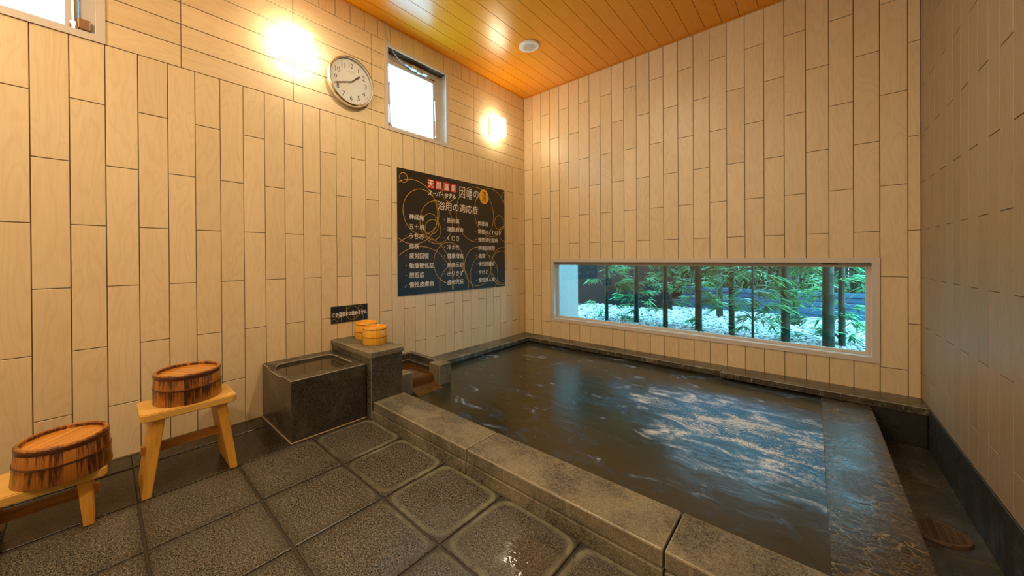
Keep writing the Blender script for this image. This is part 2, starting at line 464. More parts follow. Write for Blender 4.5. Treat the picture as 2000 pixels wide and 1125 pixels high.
def mat_sign(name, navy=(.007, .012, .017)):
    t = T(name)
    z = t.sep(t.coord('World'))[2]
    c = t.mix(t.map(z, 1.05, .7), (.024, .017, .011), navy)
    return t.bsdf(Base_Color=c, Roughness=.45)
M['sign'] = mat_sign('black_sign_panel')

# ------------------------------------------------------------------ key dimensions (metres, floor slabs at z = 0)
W = .12
CEIL = 2.97
XR = 3.053
YF = -5.2
BAND = 2.092
HT = .6054
G = .0019     # half of a tile joint

def subtract(r, holes):
    out = [r]
    for h in holes:
        nxt = []
        for a0, a1, b0, b1 in out:
            c0, c1, d0, d1 = max(a0, h[0]), min(a1, h[1]), max(b0, h[2]), min(b1, h[3])
            if c0 >= c1 or d0 >= d1:
                nxt.append((a0, a1, b0, b1)); continue
            if b0 < d0: nxt.append((a0, a1, b0, d0))
            if d1 < b1: nxt.append((a0, a1, d1, b1))
            if a0 < c0: nxt.append((a0, c0, d0, d1))
            if c1 < a1: nxt.append((c1, a1, d0, d1))
        out = nxt
    return [q for q in out if q[1] - q[0] > .006 and q[3] - q[2] > .006]

def tiled_wall(name, place, cells, holes, outer, tile_mat, back=.12):
    """place(a,b,d) maps wall coordinates (along, up, depth into the room) to the world;
    cells are (a0,a1,b0,b1,horizontal) tiles; the slab behind has the same holes"""
    bm = bmesh.new()
    uvl = bm.loops.layers.uv.new('UVMap')
    rl = bm.faces.layers.float.new('rnd')
    def quad(pts, mi, uv=None, r=0.0):
        f = bm.faces.new([bm.verts.new(place(*p)) for p in pts])
        f.material_index = mi
        f[rl] = r
        if uv:
            for l, u in zip(f.loops, uv): l[uvl].uv = u
    ch = .0012; th = .0035
    for (a0, a1, b0, b1, hor) in cells:
        r = random.random()
        for (p0, p1, q0, q1) in subtract((a0 + G, a1 - G, b0 + G, b1 - G), holes):
            def uvf(a, b): return (b - b0, a - a0) if hor else (a - a0, b - b0)
            def Q(pts): quad(pts, 0, [uvf(p[0], p[1]) for p in pts], r)
            i0, i1, j0, j1 = p0 + ch, p1 - ch, q0 + ch, q1 - ch
            Q([(i0, j0, 0), (i1, j0, 0), (i1, j1, 0), (i0, j1, 0)])
            O = [(p0, q0), (p1, q0), (p1, q1), (p0, q1)]; I = [(i0, j0), (i1, j0), (i1, j1), (i0, j1)]
            for k in range(4):
                k2 = (k + 1) % 4
                Q([(*O[k], -ch), (*O[k2], -ch), (*I[k2], 0), (*I[k], 0)])
                Q([(*O[k], -th), (*O[k2], -th), (*O[k2], -ch), (*O[k], -ch)])
    for (p0, p1, q0, q1) in subtract(outer, holes):
        c = [(p0, q0), (p1, q0), (p1, q1), (p0, q1)]
        quad([(*q, -.003) for q in c], 1)
        quad([(*q, -back) for q in c[::-1]], 1)
    def loop(h):
        c = [(h[0], h[2]), (h[1], h[2]), (h[1], h[3]), (h[0], h[3])]
        for k in range(4):
            k2 = (k + 1) % 4
            quad([(*c[k], -.003), (*c[k2], -.003), (*c[k2], -back), (*c[k], -back)], 1)
    for h in holes: loop(h)
    loop(outer)
    me = bpy.data.meshes.new(name)
    bm.to_mesh(me); bm.free()
    me.materials.append(tile_mat); me.materials.append(M['grout'])
    o = link(bpy.data.objects.new(name, me))
    o['kind'] = 'structure'
    return o

def column_cells(a_edges, b0, b1, phase_of):
    out = []
    for k, (a0, a1) in enumerate(zip(a_edges, a_edges[1:])):
        ph = phase_of(k)
        z = ph - math.ceil((ph - b0) / HT) * HT
        zs = [b0]
        while z < b1:
            if z > b0 + .004: zs.append(z)
            z += HT
        zs.append(b1)
        for z0, z1 in zip(zs, zs[1:]):
            if z1 - z0 > .004: out.append((a0, a1, z0, z1, False))
    return out

# ---- left wall: a = distance from the corner along -y
HW2 = (1.287, 1.948, 2.127, 2.785)           # window opening beside the clock
HW3 = (3.632, 4.27, 2.127, 2.785)            # window opening at the far left
OUT2 = (1.262, 1.983, 2.092, 2.822)
OUT3 = (3.597, 4.305, 2.092, 2.822)
LEN = 5.2
ea = [k * W for k in range(0, 44)]; ea[-1] = LEN; ea[1] = .115
cells = column_cells(ea, 0.0, BAND, lambda k: BAND if k % 2 else BAND - HT / 2)
ROW = .73 / 6
jj = [0, 2.5 * W, 7.5 * W, 10.5 * W, 16.5 * W, 17.5 * W, 22.5 * W, 27.5 * W, 30 * W, 35.9 * W, 37.5 * W, 42.5 * W, LEN]
for a0, a1 in zip(jj, jj[1:]):
    for r in range(6):
        cells.append((a0, a1, BAND + r * ROW, BAND + (r + 1) * ROW, True))
cells += [(a0, a1, 2.822, CEIL, False) for a0, a1 in zip(ea, ea[1:])]
tiled_wall('wall_left', lambda a, b, d: (d, -a, b), cells, [HW2, HW3], (-.12, LEN + .12, -.4, CEIL + .1), M['tile'])

# ---- back wall: a = x
HW1 = (.405, 2.846, .322, .965)
eb = [k * W for k in range(0, 26)] + [XR]
cells = column_cells(eb, .07, CEIL, lambda k: 2.082 if k % 2 == 0 else 2.082 + HT / 2)
# under the long window each column is one short cut tile
cells = [c_ for c_ in cells if not (.35 < c_[0] < 2.86 and c_[2] < .62)] + [(a0, a1, b0, b1, False) for a0, a1 in zip(eb, eb[1:]) if .35 < a0 < 2.86 for b0, b1 in ((.07, .29), (.29, .8712 if round(a0 / W) % 2 == 0 else 1.1739))]
tiled_wall('wall_back', lambda a, b, d: (a, -d, b), cells, [HW1], (-.12, XR + .12, -.4, CEIL + .1), M['tile'])

# ---- right wall: a = distance from the corner along -y
er = [0] + [.104 + .1212 * k for k in range(0, 42)] + [LEN]
cells = column_cells(er, .097, CEIL, lambda k: 2.08 if k % 2 == 0 else 2.08 + HT / 2)
tiled_wall('wall_right', lambda a, b, d: (XR - d, -a, b), cells, [], (-.12, LEN + .12, -.4, CEIL + .1), M['tile_dimmed'])
# ---- wall behind the camera (seen mirrored in the long window)
cells = column_cells(eb, 0, CEIL, lambda k: 2.082 if k % 2 == 0 else 2.082 + HT / 2)
tiled_wall('wall_front', lambda a, b, d: (a, YF + d, b), cells, [], (-.12, XR + .12, -.4, CEIL + .1), M['tile'])

# ---- ceiling
bm = bmesh.new()
n = int(XR / .1184) + 1
for k in range(n):
    x0, x1 = k * .1184, min((k + 1) * .1184, XR)
    g = .0011
    pts = [(x0, CEIL + .004), (x0 + g, CEIL + .004), (x0 + g + .001, CEIL), (x1 - g - .001, CEIL), (x1 - g, CEIL + .004), (x1, CEIL + .004)]
    for i, (a, b) in enumerate(zip(pts, pts[1:])):
        f = bm.faces.new([bm.verts.new(q) for q in ((a[0], 0, a[1]), (b[0], 0, b[1]), (b[0], YF, b[1]), (a[0], YF, a[1]))])
        f.material_index = 1 if i in (0, 4) else 0
o = obj('ceiling', bm, [M['ceiling'], M['groove']]); o['kind'] = 'structure'
bm = bmesh.new(); box(bm, -.12, XR + .12, YF - .12, .12, CEIL + .005, CEIL + .12)
# roof slab above the boards keeps daylight out
o2 = obj('roof_slab', bm, M['groove'], o)
M['trim_orange'] = plain('orange_ceiling_trim', (.72, .30, .04), .35)
for i, b in enumerate([(0, .012, YF, 0, CEIL - .012, CEIL), (0, XR, -.012, 0, CEIL - .012, CEIL), (XR - .012, XR, YF, 0, CEIL - .012, CEIL)]):
    bm = bmesh.new(); box(bm, *b, bev=.003)
    o = obj('trim_%d' % (i + 1), bm, M['trim_orange']); o['kind'] = 'structure'

# ------------------------------------------------------------------ floor
bm = bmesh.new()
box(bm, 0, XR, YF, -2.30, -.3, -.006, mi=2)
xs = [.52, .88, 1.24, 1.60, 1.96, 2.32, 2.68, XR]
ys = [-2.44]
while ys[-1] > YF + .2: ys.append(ys[-1] - .36)
ys[-1] = YF
for y1, y0 in zip(ys, ys[1:]):
    for x0, x1 in zip(xs, xs[1:]):
        box(bm, x0 + .0035, x1 - .0035, y0 + .0035, y1 - .0035, -.03, random.uniform(-.0006, .0006), bev=.006, seg=2)
    box(bm, .165, .517, y0 + .0015, y1 - .0015, -.03, -.001, bev=.002, mi=1)
    box(bm, .0, .162, y0 + .0015, y1 - .0015, -.03, .003, bev=.002, mi=1)
o = obj('floor', bm, [M['floor'], M['floor_wet'], M['joint']]); o['kind'] = 'structure'
bm = bmesh.new()
box(bm, -.001, .006, YF, -2.906, 0.0, .011, bev=.002)
o = obj('baseboard_left', bm, M['seal']); o['kind'] = 'structure'

# drain gutter along the right wall, its skirting and the pit under everything
bm = bmesh.new()
for y1, y0 in ((-.22, -.74), (-.748, -1.35), (-1.358, -1.90), (-1.908, -2.25)):
    box(bm, 2.78, XR, y0, y1, -.25, -.143 - abs(y0 + 1.2) * -.004, bev=.006, seg=2)
box(bm, 2.78, XR, -2.25, -.2, -.3, -.16)
o = obj('floor', bm, M['channel_stone']); o['kind'] = 'structure'
o.name = 'floor_gutter'
bm = bmesh.new()
e = [-.0, -.62, -1.33, -2.04, -2.2]
for y1, y0 in zip(e, e[1:]):
    box(bm, XR - .004, XR + .01, y0 + .001, y1 - .001, -.2, .097, bev=.002)
o = obj('baseboard_right', bm, M['black_stone']); o['kind'] = 'structure'

# ------------------------------------------------------------------ the pool
pool = thing('bathing_pool', 'sunken rectangular bathing pool rimmed with grey speckled granite under the long window', 'pool', (1.5, -1.2, 0))
def pbox(name, mats, *b, bev=.004, seg=2, emi=None, par=pool):
    bm = bmesh.new(); l = par.location
    box(bm, b[0] - l.x, b[1] - l.x, b[2] - l.y, b[3] - l.y, b[4] - l.z, b[5] - l.z, bev=bev, seg=seg, emi=emi)
    return obj(name, bm, mats, par)
CE = [M['coping'], M['coping_edge']]
for x0, x1 in ((.556, 1.372), (1.377, 2.218), (2.223, XR)):
    pbox('coping_stone', CE, x0, x1, -2.434, -2.205, .052, .110, bev=.006, emi=1)
for x0, x1 in ((.546, 1.374), (1.378, 2.22), (2.225, XR)):
    pbox('curb_base', CE[:1], x0, x1, -2.441, -2.22, -.5, .050, bev=.003)
for x0, x1 in ((.0, 1.0), (1.003, 2.02), (2.023, XR)):
    pbox('rim_slab', [M['rim'], M['coping_edge']], x0, x1, -.190 if x1 < 2.1 else -.225, 0.0, .058, .100, bev=.004, emi=1)
pbox('rim_slab', [M['rim'], M['coping_edge']], 0.0, .187, -1.72, -.192, .058, .100, bev=.004, emi=1)
pbox('inner_wall', M['stone'], .01, .165, -2.22, -.165, -.6, .057, bev=0)
pbox('inner_wall', M['stone'], .01, 2.6, -.165, -.01, -.6, .057, bev=0)
pbox('inner_wall', M['black_stone'], 2.6, XR - .006, -.215, -.01, -.3, .055, bev=.003)
pbox('overflow_ledge', [M['slate'], M['slate']], 2.592, 2.822, -2.204, -.188, .008, .052, bev=.004, emi=1)
pbox('ledge_wall', M['black_stone'], 2.602, 2.80, -2.2, -.2, -.6, .007, bev=0)
pbox('pool_bottom', M['stone'], .02, 2.61, -2.25, -.02, -.65, -.55, bev=0)
# water surface: a finely divided sheet with real swell
def water_sheet(name, x0, x1, y0, y1, z, mat, nx, ny, amp):
    bm = bmesh.new()
    rs = random.Random(3)
    ws = [(rs.uniform(3, 24), rs.uniform(0, 2 * PI), rs.uniform(0, 2 * PI)) for _ in range(26)]
    def h(x, y):
        dd = math.hypot((x - 2.1) / .8, (y + 1.0) / .7)
        act = max(.16, 1 - dd * .75)
        s = 0
        for k, a, p in ws:
            s += math.sin(k * (x * math.cos(a) + y * math.sin(a)) + p) / k ** 1.05
        return amp * s * act
    vs = [[bm.verts.new((x0 + (x1 - x0) * i / nx, y0 + (y1 - y0) * j / ny, z + (h(x0 + (x1 - x0) * i / nx, y0 + (y1 - y0) * j / ny) if amp else 0))) for j in range(ny + 1)] for i in range(nx + 1)]
    for i in range(nx):
        for j in range(ny):
            bm.faces.new((vs[i][j], vs[i + 1][j], vs[i + 1][j + 1], vs[i][j + 1]))
    return obj(name, bm, mat, smooth=True)
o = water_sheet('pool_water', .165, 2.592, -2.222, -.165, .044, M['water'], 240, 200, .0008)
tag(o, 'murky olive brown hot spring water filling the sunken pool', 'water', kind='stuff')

# ------------------------------------------------------------------ stone basin beside the wall
bas = thing('stone_basin', 'square dark granite basin with rounded opening standing against the left wall', 'basin', (.25, -2.678, 0))
bm = bmesh.new()
hx, hy = .25, .2285
def rrect(cx, cy, ax, ay, r, n=9, ns=16):
    P = []
    for q, (sx, sy) in enumerate(((1, 1), (-1, 1), (-1, -1), (1, -1))):
        for i in range(n + 1):
            a = q * PI / 2 + i / n * PI / 2
            P.append((cx + sx * (ax - r) + r * math.cos(a), cy + sy * (ay - r) + r * math.sin(a)))
    out = []
    for q in range(4):
        seg = P[q * (n + 1):(q + 1) * (n + 1)]
        nx = P[((q + 1) * (n + 1)) % len(P)]
        out += seg + [(seg[-1][0] + (nx[0] - seg[-1][0]) * i / ns, seg[-1][1] + (nx[1] - seg[-1][1]) * i / ns) for i in range(1, ns)]
    return out
inn = rrect(.012, -.004, .168, .186, .055)
outp = rrect(0, 0, hx, hy, .004)
def nz(p, top=.345):
    # worn overflow notch in the near left rim
    if p[1] < -.12:
        return top - .014 * max(0, min(1, (.135 - abs(p[0] + .02)) / .045))
    return top
def ring(pts, zf): return [bm.verts.new((p[0], p[1], zf(p) if callable(zf) else zf)) for p in pts]
in_small = [(.012 + (p[0] - .012) * 1.02, -.004 + (p[1] + .004) * 1.02) for p in inn]
rings = [ring(outp, 0), ring(outp, lambda p: nz(p) - .004), ring([(p[0] * .985, p[1] * .985) for p in outp], nz), ring(in_small, nz), ring(inn, lambda p: nz(p) - .006), ring([(p[0] * .93, p[1] * .93) for p in inn], .12)]
n = len(outp)
for ri, (A, B) in enumerate(zip(rings, rings[1:])):
    for k in range(n):
        f = bm.faces.new((A[k], A[(k + 1) % n], B[(k + 1) % n], B[k]))
        f.material_index = 1 if ri in (1, 3) else 0
bm.faces.new(rings[-1])
obj('basin_body', bm, [M['stone'], M['stone_edge']], bas)
bm = bmesh.new()
bm.faces.new([bm.verts.new((p[0] * .985, p[1] * .985, .326)) for p in inn])
o = obj('basin_water', bm, M['basin_water'])
o.location = bas.location
tag(o, 'still clear water filling the square granite basin', 'water', kind='stuff')
bm = bmesh.new()
box(bm, -.002, .5 + .006, -2.912, -2.904, 0, .008, bev=.002); box(bm, .499, .507, -2.912, -2.45, 0, .008, bev=.002)
for v in bm.verts: v.co -= Vector(bas.location)
obj('sealant_joint', bm, M['seal'], bas)

# ------------------------------------------------------------------ pedestal between basin and pool
ped = thing('stone_pedestal', 'tall grey granite pedestal with a flat cap slab between basin and pool', 'pedestal', (.28, -2.33, 0))
pbox('pedestal_body', [M['stone_mid'], M['stone_edge']], 0.0, .546, -2.446, -2.207, 0, .383, bev=.004, emi=1, par=ped)
pbox('cap_slab', [M['coping'], M['coping_edge']], 0.0, .556, -2.455, -2.202, .384, .422, bev=.005, emi=1, par=ped)

# ------------------------------------------------------------------ water spout trough
sp = thing('water_spout', 'low stone trough pouring hot spring water into the pool beside the pedestal', 'spout', (.25, -1.96, .05))
pbox('end_block', [M['coping'], M['coping_edge']], .383, .505, -1.84, -1.722, -.03, .200, bev=.005, emi=1, par=sp)
pbox('end_block', [M['coping'], M['coping_edge']], .383, .486, -2.205, -2.076, -.03, .200, bev=.005, emi=1, par=sp)
pbox('side_wall', [M['rim'], M['coping_edge']], .0, .384, -1.760, -1.722, .0, .198, bev=.004, emi=1, par=sp)
pbox('side_wall', [M['rim'], M['coping_edge']], .0, .384, -1.80, -1.761, .0, .150, bev=.003, emi=1, par=sp)
pbox('back_wall', [M['rim'], M['coping_edge']], .0, .03, -2.205, -1.761, .0, .198, bev=.004, emi=1, par=sp)
pbox('back_wall', [M['rim'], M['coping_edge']], .03, .055, -2.205, -1.801, .0, .150, bev=.003, emi=1, par=sp)
pbox('trough_floor', M['brown_stone'], .0, .425, -2.205, -1.80, .02, .112, bev=.005, par=sp)
bm = bmesh.new()
# stained apron stone that slopes into the pool below the lip
for (a, b) in (((.40, .075), (.60, .035)),):
    vs = [bm.verts.new((x - .25, y + 1.96, z - .05)) for x, z in ((a[0], a[1]), (b[0], b[1]), (b[0], b[1] - .05), (a[0], -.03)) for y in (-2.076, -1.842)]
    for q in ((0, 2, 3, 1), (2, 4, 5, 3), (4, 6, 7, 5), (6, 0, 1, 7), (0, 6, 4, 2), (1, 3, 5, 7)):
        bm.faces.new([vs[i] for i in q])
obj('apron', bm, M['brown_stone'], sp)
bm = bmesh.new()
prof = [(.056, .122), (.40, .122), (.424, .119), (.433, .11), (.437, .09), (.447, .068)]
A = [[bm.verts.new((x, y, z)) for y in (-2.204, -1.802)] for x, z in prof[:2]] + [[bm.verts.new((x, y, z)) for y in (-2.074, -1.843)] for x, z in prof[2:]]
for p, q in zip(A, A[1:]): bm.faces.new((p[0], p[1], q[1], q[0]))
o = obj('spout_water', bm, M['spout_water'], smooth=True)
tag(o, 'brown water flowing over the lip of the stone trough', 'water', kind='stuff')

# ------------------------------------------------------------------ drain grate
bm = bmesh.new()
R = .085
box_n = 0
for k in range(-5, 6):
    yk = k * .0148
    hw = math.sqrt(max(0, (R - .006) ** 2 - yk ** 2))
    box(bm, -hw, hw, yk - .003, yk + .003, 0, .008)
for k in range(-3, 4):
    xk = k * .024
    hw = math.sqrt(max(0, (R - .006) ** 2 - xk ** 2))
    box(bm, xk - .002, xk + .002, -hw, hw, 0, .0075)
lathe(bm, [(R - .01, 0), (R - .01, .009), (R, .009), (R + .004, 0)], 40)
lathe(bm, [(0, .0005), (R - .01, .0005)], 40, mi=1)
o = obj('drain_grate', bm, [M['grate'], M['gasket']])
o.location = (2.925, -1.225, -.141)
tag(o, 'round rusty slotted drain grate in the gutter along the right wall', 'drain')

# ------------------------------------------------------------------ stools
def make_stool(name, label, x0, x1, y0, y1, ztop, splay):
    cx, cy = (x0 + x1) / 2, (y0 + y1) / 2
    t = thing(name, label, 'stool', (cx, cy, 0))
    hx, hy = (x1 - x0) / 2, (y1 - y0) / 2
    th = .034
    bm = bmesh.new()
    c = .018
    pts = [(hx - c, -hy), (hx, -hy + c * .8), (hx, hy - c * .8), (hx - c, hy), (-hx + c, hy), (-hx, hy - c), (-hx, -hy + c), (-hx + c, -hy)]
    prism(bm, pts, ztop - th, ztop)
    bmesh.ops.bevel(bm, geom=[e for e in bm.edges], offset=.004, segments=2, affect='EDGES')
    obj('seat', bm, M['seat_wood'], t)
    zt = ztop - th
    for s in (-1, 1):
        bm = bmesh.new()
        yt, yb = s * (hy - .062), s * (hy - .062 + splay)
        vs = []
        for z, yc, w0, w1, tt in ((0, yb, -hx + .005, hx + .002, .0155), (zt, yt, -hx + .022, hx - .018, .021)):
            for x in (w0, w1):
                for d in (-tt, tt):
                    vs.append(bm.verts.new((x, yc + d, z)))
        for q in ((0, 1, 3, 2), (4, 6, 7, 5), (0, 4, 5, 1), (2, 3, 7, 6), (0, 2, 6, 4), (1, 5, 7, 3)):
            bm.faces.new([vs[i] for i in q])
        bmesh.ops.bevel(bm, geom=list(bm.edges), offset=.003, segments=2, affect='EDGES')
        obj('leg', bm, M['leg_wood'], t)
    zs = zt * .52
    ye = hy - .062 + splay * .48 + .034
    bm = bmesh.new()
    box(bm, -.012, .012, -ye, ye, zs - .019, zs + .019, bev=.002)
    obj('stretcher', bm, M['stretcher_wood'], t)
    return t
make_stool('wooden_stool', 'taller pale cypress wood stool with splayed plank legs holding a dark tub', .30, .525, -3.512, -3.162, .355, .045)
make_stool('wooden_stool', 'lower pale wood stool cut off by the left edge of the picture', .335, .56, -3.955, -3.609, .203, .012)

# ------------------------------------------------------------------ tubs (turned upside down, bottom board recessed)
def make_tub(name, label, loc, rb, rt, h, staves, hoopm, board, hoops, rec=.014, wall=.013, group=None, rz=0):
    t = thing(name, label, 'tub', loc, rz, group)
    bm = bmesh.new()
    lathe(bm, [(rb - wall, 0), (rb - .001, 0), (rb, .002), (rt, h - .004), (rt - .003, h), (rt - wall + .002, h), (rt - wall, h - .003), (rt - wall, h - rec - .004), (rb - wall, 0)][:-1], 72, close=True)
    obj('staves', bm, staves, t, True, .7)
    bm = bmesh.new()
    lathe(bm, [(0, h - rec - .01), (rt - wall + .001, h - rec - .01), (rt - wall + .001, h - rec), (0, h - rec)], 48)
    obj('bottom_board', bm, board, t)
    for z, w, th in hoops:
        r = rb + (rt - rb) * z / h
        bm = bmesh.new()
        a, b = w / 2, th
        lathe(bm, [(r - .002, z - a), (r + b * .7, z - a), (r + b, z - a * .5), (r + b, z + a * .5), (r + b * .7, z + a), (r - .002, z + a)], 72, close=True)
        obj('hoop', bm, hoopm, t, True, .7)
    return t
BH = [(.122, .015, .0022), (.068, .0065, .003)]
make_tub('wash_tub', 'dark stained wooden tub upturned on the lower stool at the left edge', (.468, -3.724, .2035), .1325, .1215, .136, M['tub'], M['hoop'], M['board'], BH, rz=.8)
make_tub('wash_tub', 'dark stained wooden tub upturned on the taller stool', (.388, -3.334, .3555), .1325, .1265, .136, M['tub'], M['hoop'], M['board'], BH, rz=2.1)
SH = [(.104, .004, .0015), (.050, .0035, .0018)]
make_tub('hand_tub', 'small yellow wooden tub on the pedestal nearer the wall, partly hidden', (.127, -2.238, .4225), .084, .080, .118, M['tub_small'], M['hoop_thin'], M['board_small'], SH, .012, .008)
make_tub('hand_tub', 'small yellow wooden tub at the front of the pedestal', (.338, -2.290, .4225), .084, .0805, .118, M['tub_small'], M['hoop_thin'], M['board_small'], SH, .012, .008, rz=1.3)

# ------------------------------------------------------------------ lamps
def make_lamp(label, y, z, x=0, rz=0):
    t = thing('wall_lamp', label, 'lamp', (x, y, z), rz)
    bm = bmesh.new(); box(bm, 0.0, .022, -.088, .088, -.088, .088, bev=.003)
    obj('back_plate', bm, M['lamp_plate'], t)
    bm = bmesh.new()
    for s in (1,):
        box(bm, .0225, .105, -.1, .1, -.1, .1, bev=.014, seg=4)
    obj('glass_shade', bm, M['lamp_glass'], t, True, .9)
    return t
make_lamp('lit square white wall lamp left of the round clock', -2.700, 2.450)
make_lamp('lit square white wall lamp near the corner right of the small window', -.580, 2.462)
make_lamp('added square white fill lamp, unseen behind the camera, on the far wall near its left end', YF, 2.45, .9, PI / 2)  # this lamp and the next two are unseen, added as fill
make_lamp('added square white fill lamp, unseen behind the camera, on the far wall near its right end', YF, 2.45, 2.3, PI / 2)
make_lamp('added square white fill lamp, unseen beside the camera on the right wall', -4.0, 2.45, XR, PI)

def make_fill_light(label, x, y):  # unseen ceiling lights added to brighten the room
    t = thing('ceiling_fill_light', label, 'lamp', (x, y, CEIL), 0, 'added ceiling fill lights')
    bm = bmesh.new(); lathe(bm, [(.062, 0), (.070, 0), (.070, -.006), (.062, -.008)], 40, close=True)
    obj('trim_ring', bm, M['white'], t, True, .6)
    bm = bmesh.new(); lathe(bm, [(0, -.001), (.0615, -.001), (.0615, -.004), (0, -.005)], 40)
    obj('diffuser', bm, M['fill_glow'], t)
for x, y, q in ((.75, -4.6, 'behind the camera, nearer the left wall'), (2.1, -4.6, 'behind the camera, nearer the right wall'), (1.2, -2.15, 'over the near edge of the pool, just above the picture')):
    make_fill_light('added unseen round ceiling fill light ' + q, x, y)

# ------------------------------------------------------------------ text helper
def text_mesh(body, size=1.0, offset=0.0, shear=0.0, ext=0.0):
    cu = bpy.data.curves.new('txt', 'FONT')
    cu.body = body; cu.size = size; cu.offset = offset; cu.shear = shear; cu.extrude = ext
    cu.resolution_u = 3
    to = bpy.data.objects.new('txt', cu)
    COL.objects.link(to)
    dg = bpy.context.evaluated_depsgraph_get()
    me = bpy.data.meshes.new_from_object(to.evaluated_get(dg))
    bpy.data.objects.remove(to)
    return me
def add_text(bm, body, a0, a1, b0, b1, place, offset=0.0, shear=0.0, keep=False):
    """fit the writing into the rectangle a0..a1 x b0..b1 of the panel"""
    me = text_mesh(body, 1.0, 0.0, shear)
    if not len(me.vertices): return
    xs = [v.co.x for v in me.vertices]; ys = [v.co.y for v in me.vertices]
    x0, x1, y0, y1 = min(xs), max(xs), min(ys), max(ys)
    sa = (a1 - a0) / (x1 - x0); sb = (b1 - b0) / (y1 - y0)
    if keep:
        sa = sb * .92
        a0 = (a0 + a1) / 2 - sa * (x1 - x0) / 2
    # weight: the flat letters are laid down again a hair to each side
    sh = offset * sb
    for k, (dx, dy) in enumerate(((0, 0),) if offset <= 0 else ((-sh, 0), (sh, 0), (0, sh * .6), (0, -sh * .6))):
        n0 = [bm.verts.new(Vector(place(a0 + (v.co.x - x0) * sa + dx, b0 + (v.co.y - y0) * sb + dy)) + Vector((k * 1e-4, 0, 0))) for v in me.vertices]
        for p in me.polygons:
            try: bm.faces.new([n0[i] for i in p.vertices])
            except ValueError: pass
    bpy.data.meshes.remove(me)
def ring_arc(bm, ca, cb, r, w, Wd, Hd, place, n=96):
    def inside(a, b): return .001 < a < Wd - .001 and .001 < b < Hd - .001
    for k in range(n):
        t0, t1 = 2 * PI * k / n, 2 * PI * (k + 1) / n
        q = [(ca + rr * math.cos(t), cb + rr * math.sin(t)) for rr, t in ((r - w, t0), (r + w, t0), (r + w, t1), (r - w, t1))]
        if all(inside(*p) for p in q):
            bm.faces.new([bm.verts.new(place(*p)) for p in q])

# ------------------------------------------------------------------ the big information sign
SW, SH_ = 1.465, 1.10
sg = thing('information_sign', 'large black panel listing bathing benefits in Japanese on the left wall', 'sign', (0, -1.866, .693))
bm = bmesh.new(); box(bm, 0.0005, .006, 0, SW, 0, SH_)
obj('sign_panel', bm, M['sign'], sg)
def PL(d): return lambda a, b: (d, a, b)
bm = bmesh.new()
bm.free()
for ca, cb, r in ((.262, .742, .205), (.065, 1.022, .042), (.165, .735, .285), (.366, .641, .096), (.394, .588, .096), (.24, .125, .405), (.255, .035, .395), (.598, .28, .197), (.668, .06, .197),
                  (1.115, .140, .222), (.981, .780, .287), (1.222, .82, .262), (1.368, .721, .080), (1.43, .24, .203), (1.40, .21, .19), (1.012, .235, .206), (.595, .955, .083), (.44, .66, .2), (1.452, .60, .085), (1.47, 1.02, .06)):
    bm = bmesh.new()
    ring_arc(bm, ca, cb, r, .0022, SW, SH_, PL(.0064))
    obj('gold_circle', bm, M['gold'], sg)
cols = [(.121, .0425, ['神経痛', '五十肩', 'うちみ', '痔疾', '疲労回復', '動脈硬化症', '胆石症', '慢性皮膚病']),
        (.571, .0425, ['筋肉痛', '運動麻痺', 'くじき', '冷え性', '健康増進', '高血圧症', 'きりきず', '虚弱児童']),
        (1.016, .0425, ['関節痛', '関節のこわばり', '慢性消化器病', '病後回復期', '痛風', '慢性胆嚢炎', 'やけど', '慢性婦人病'])]
rowz = [.690, .604, .518, .431, .345, .259, .174, .089]
for a, hh, rows in cols:
    for z, s in zip(rowz, rows):
        # every glyph sits in its own square cell so columns stay aligned
        n = len(s)
        pitch = .0545 if a > .9 and n > 3 else .0565
        me_w = pitch * n
        bm = bmesh.new()
        add_text(bm, s, a, a + me_w - .006, z - hh / 2 - .003, z + hh / 2 + .003, PL(.0068), .012)
        obj('text_line', bm, M['letter'], sg)
        bm = bmesh.new()
        ca, cb = a - .036, z + .001
        bm.faces.new([bm.verts.new((.0068, ca + .0042 * math.cos(t * PI / 4), cb + .0042 * math.sin(t * PI / 4))) for t in range(8)])
        obj('bullet_dot', bm, M['letter'], sg)
bm = bmesh.new(); add_text(bm, '浴用の適応症', .456, 1.016, .783, .866, PL(.0068), .004); obj('heading', bm, M['letter'], sg)
bm = bmesh.new(); add_text(bm, 'スーパーホテル', .336, .690, .904, .955, PL(.0068), .03, .25); obj('logo_name', bm, M['letter'], sg)
bm = bmesh.new()
add_text(bm, '因', .742, .820, .930, 1.042, PL(.0068), -.006)
add_text(bm, '幡', .845, .928, .925, 1.042, PL(.0068), -.006)
add_text(bm, 'の', .948, 1.024, .950, 1.032, PL(.0068), -.006)
bm.faces.new([bm.verts.new((.0068, a, b)) for a, b in ((.7195, .93), (.7215, .93), (.7215, 1.06), (.7195, 1.06))])
obj('bath_name', bm, M['letter'], sg)
for a, s in zip((.331, .4275, .5245, .6185), '天然温泉'):
    bm = bmesh.new()
    bm.faces.new([bm.verts.new((.0066, p, q)) for p, q in ((a, .971), (a + .081, .971), (a + .081, 1.053), (a, 1.053))])
    sq = obj('logo_square', bm, M['logo_red'], sg)
    bm = bmesh.new()
    add_text(bm, s, a + .010, a + .071, .980, 1.044, PL(.0071), .022)
    obj('logo_character', bm, M['letter'], sq)
bm = bmesh.new()
bm.faces.new([bm.verts.new((.0069, 1.110 + .074 * math.cos(2 * PI * k / 40), .982 + .078 * math.sin(2 * PI * k / 40))) for k in range(40)])
obj('orange_disc', bm, M['logo_orange'], sg)
bm = bmesh.new()
add_text(bm, '湯', 1.078, 1.145, .925, 1.038, PL(.0073), -.008)
obj('disc_character', bm, M['hand'], sg)
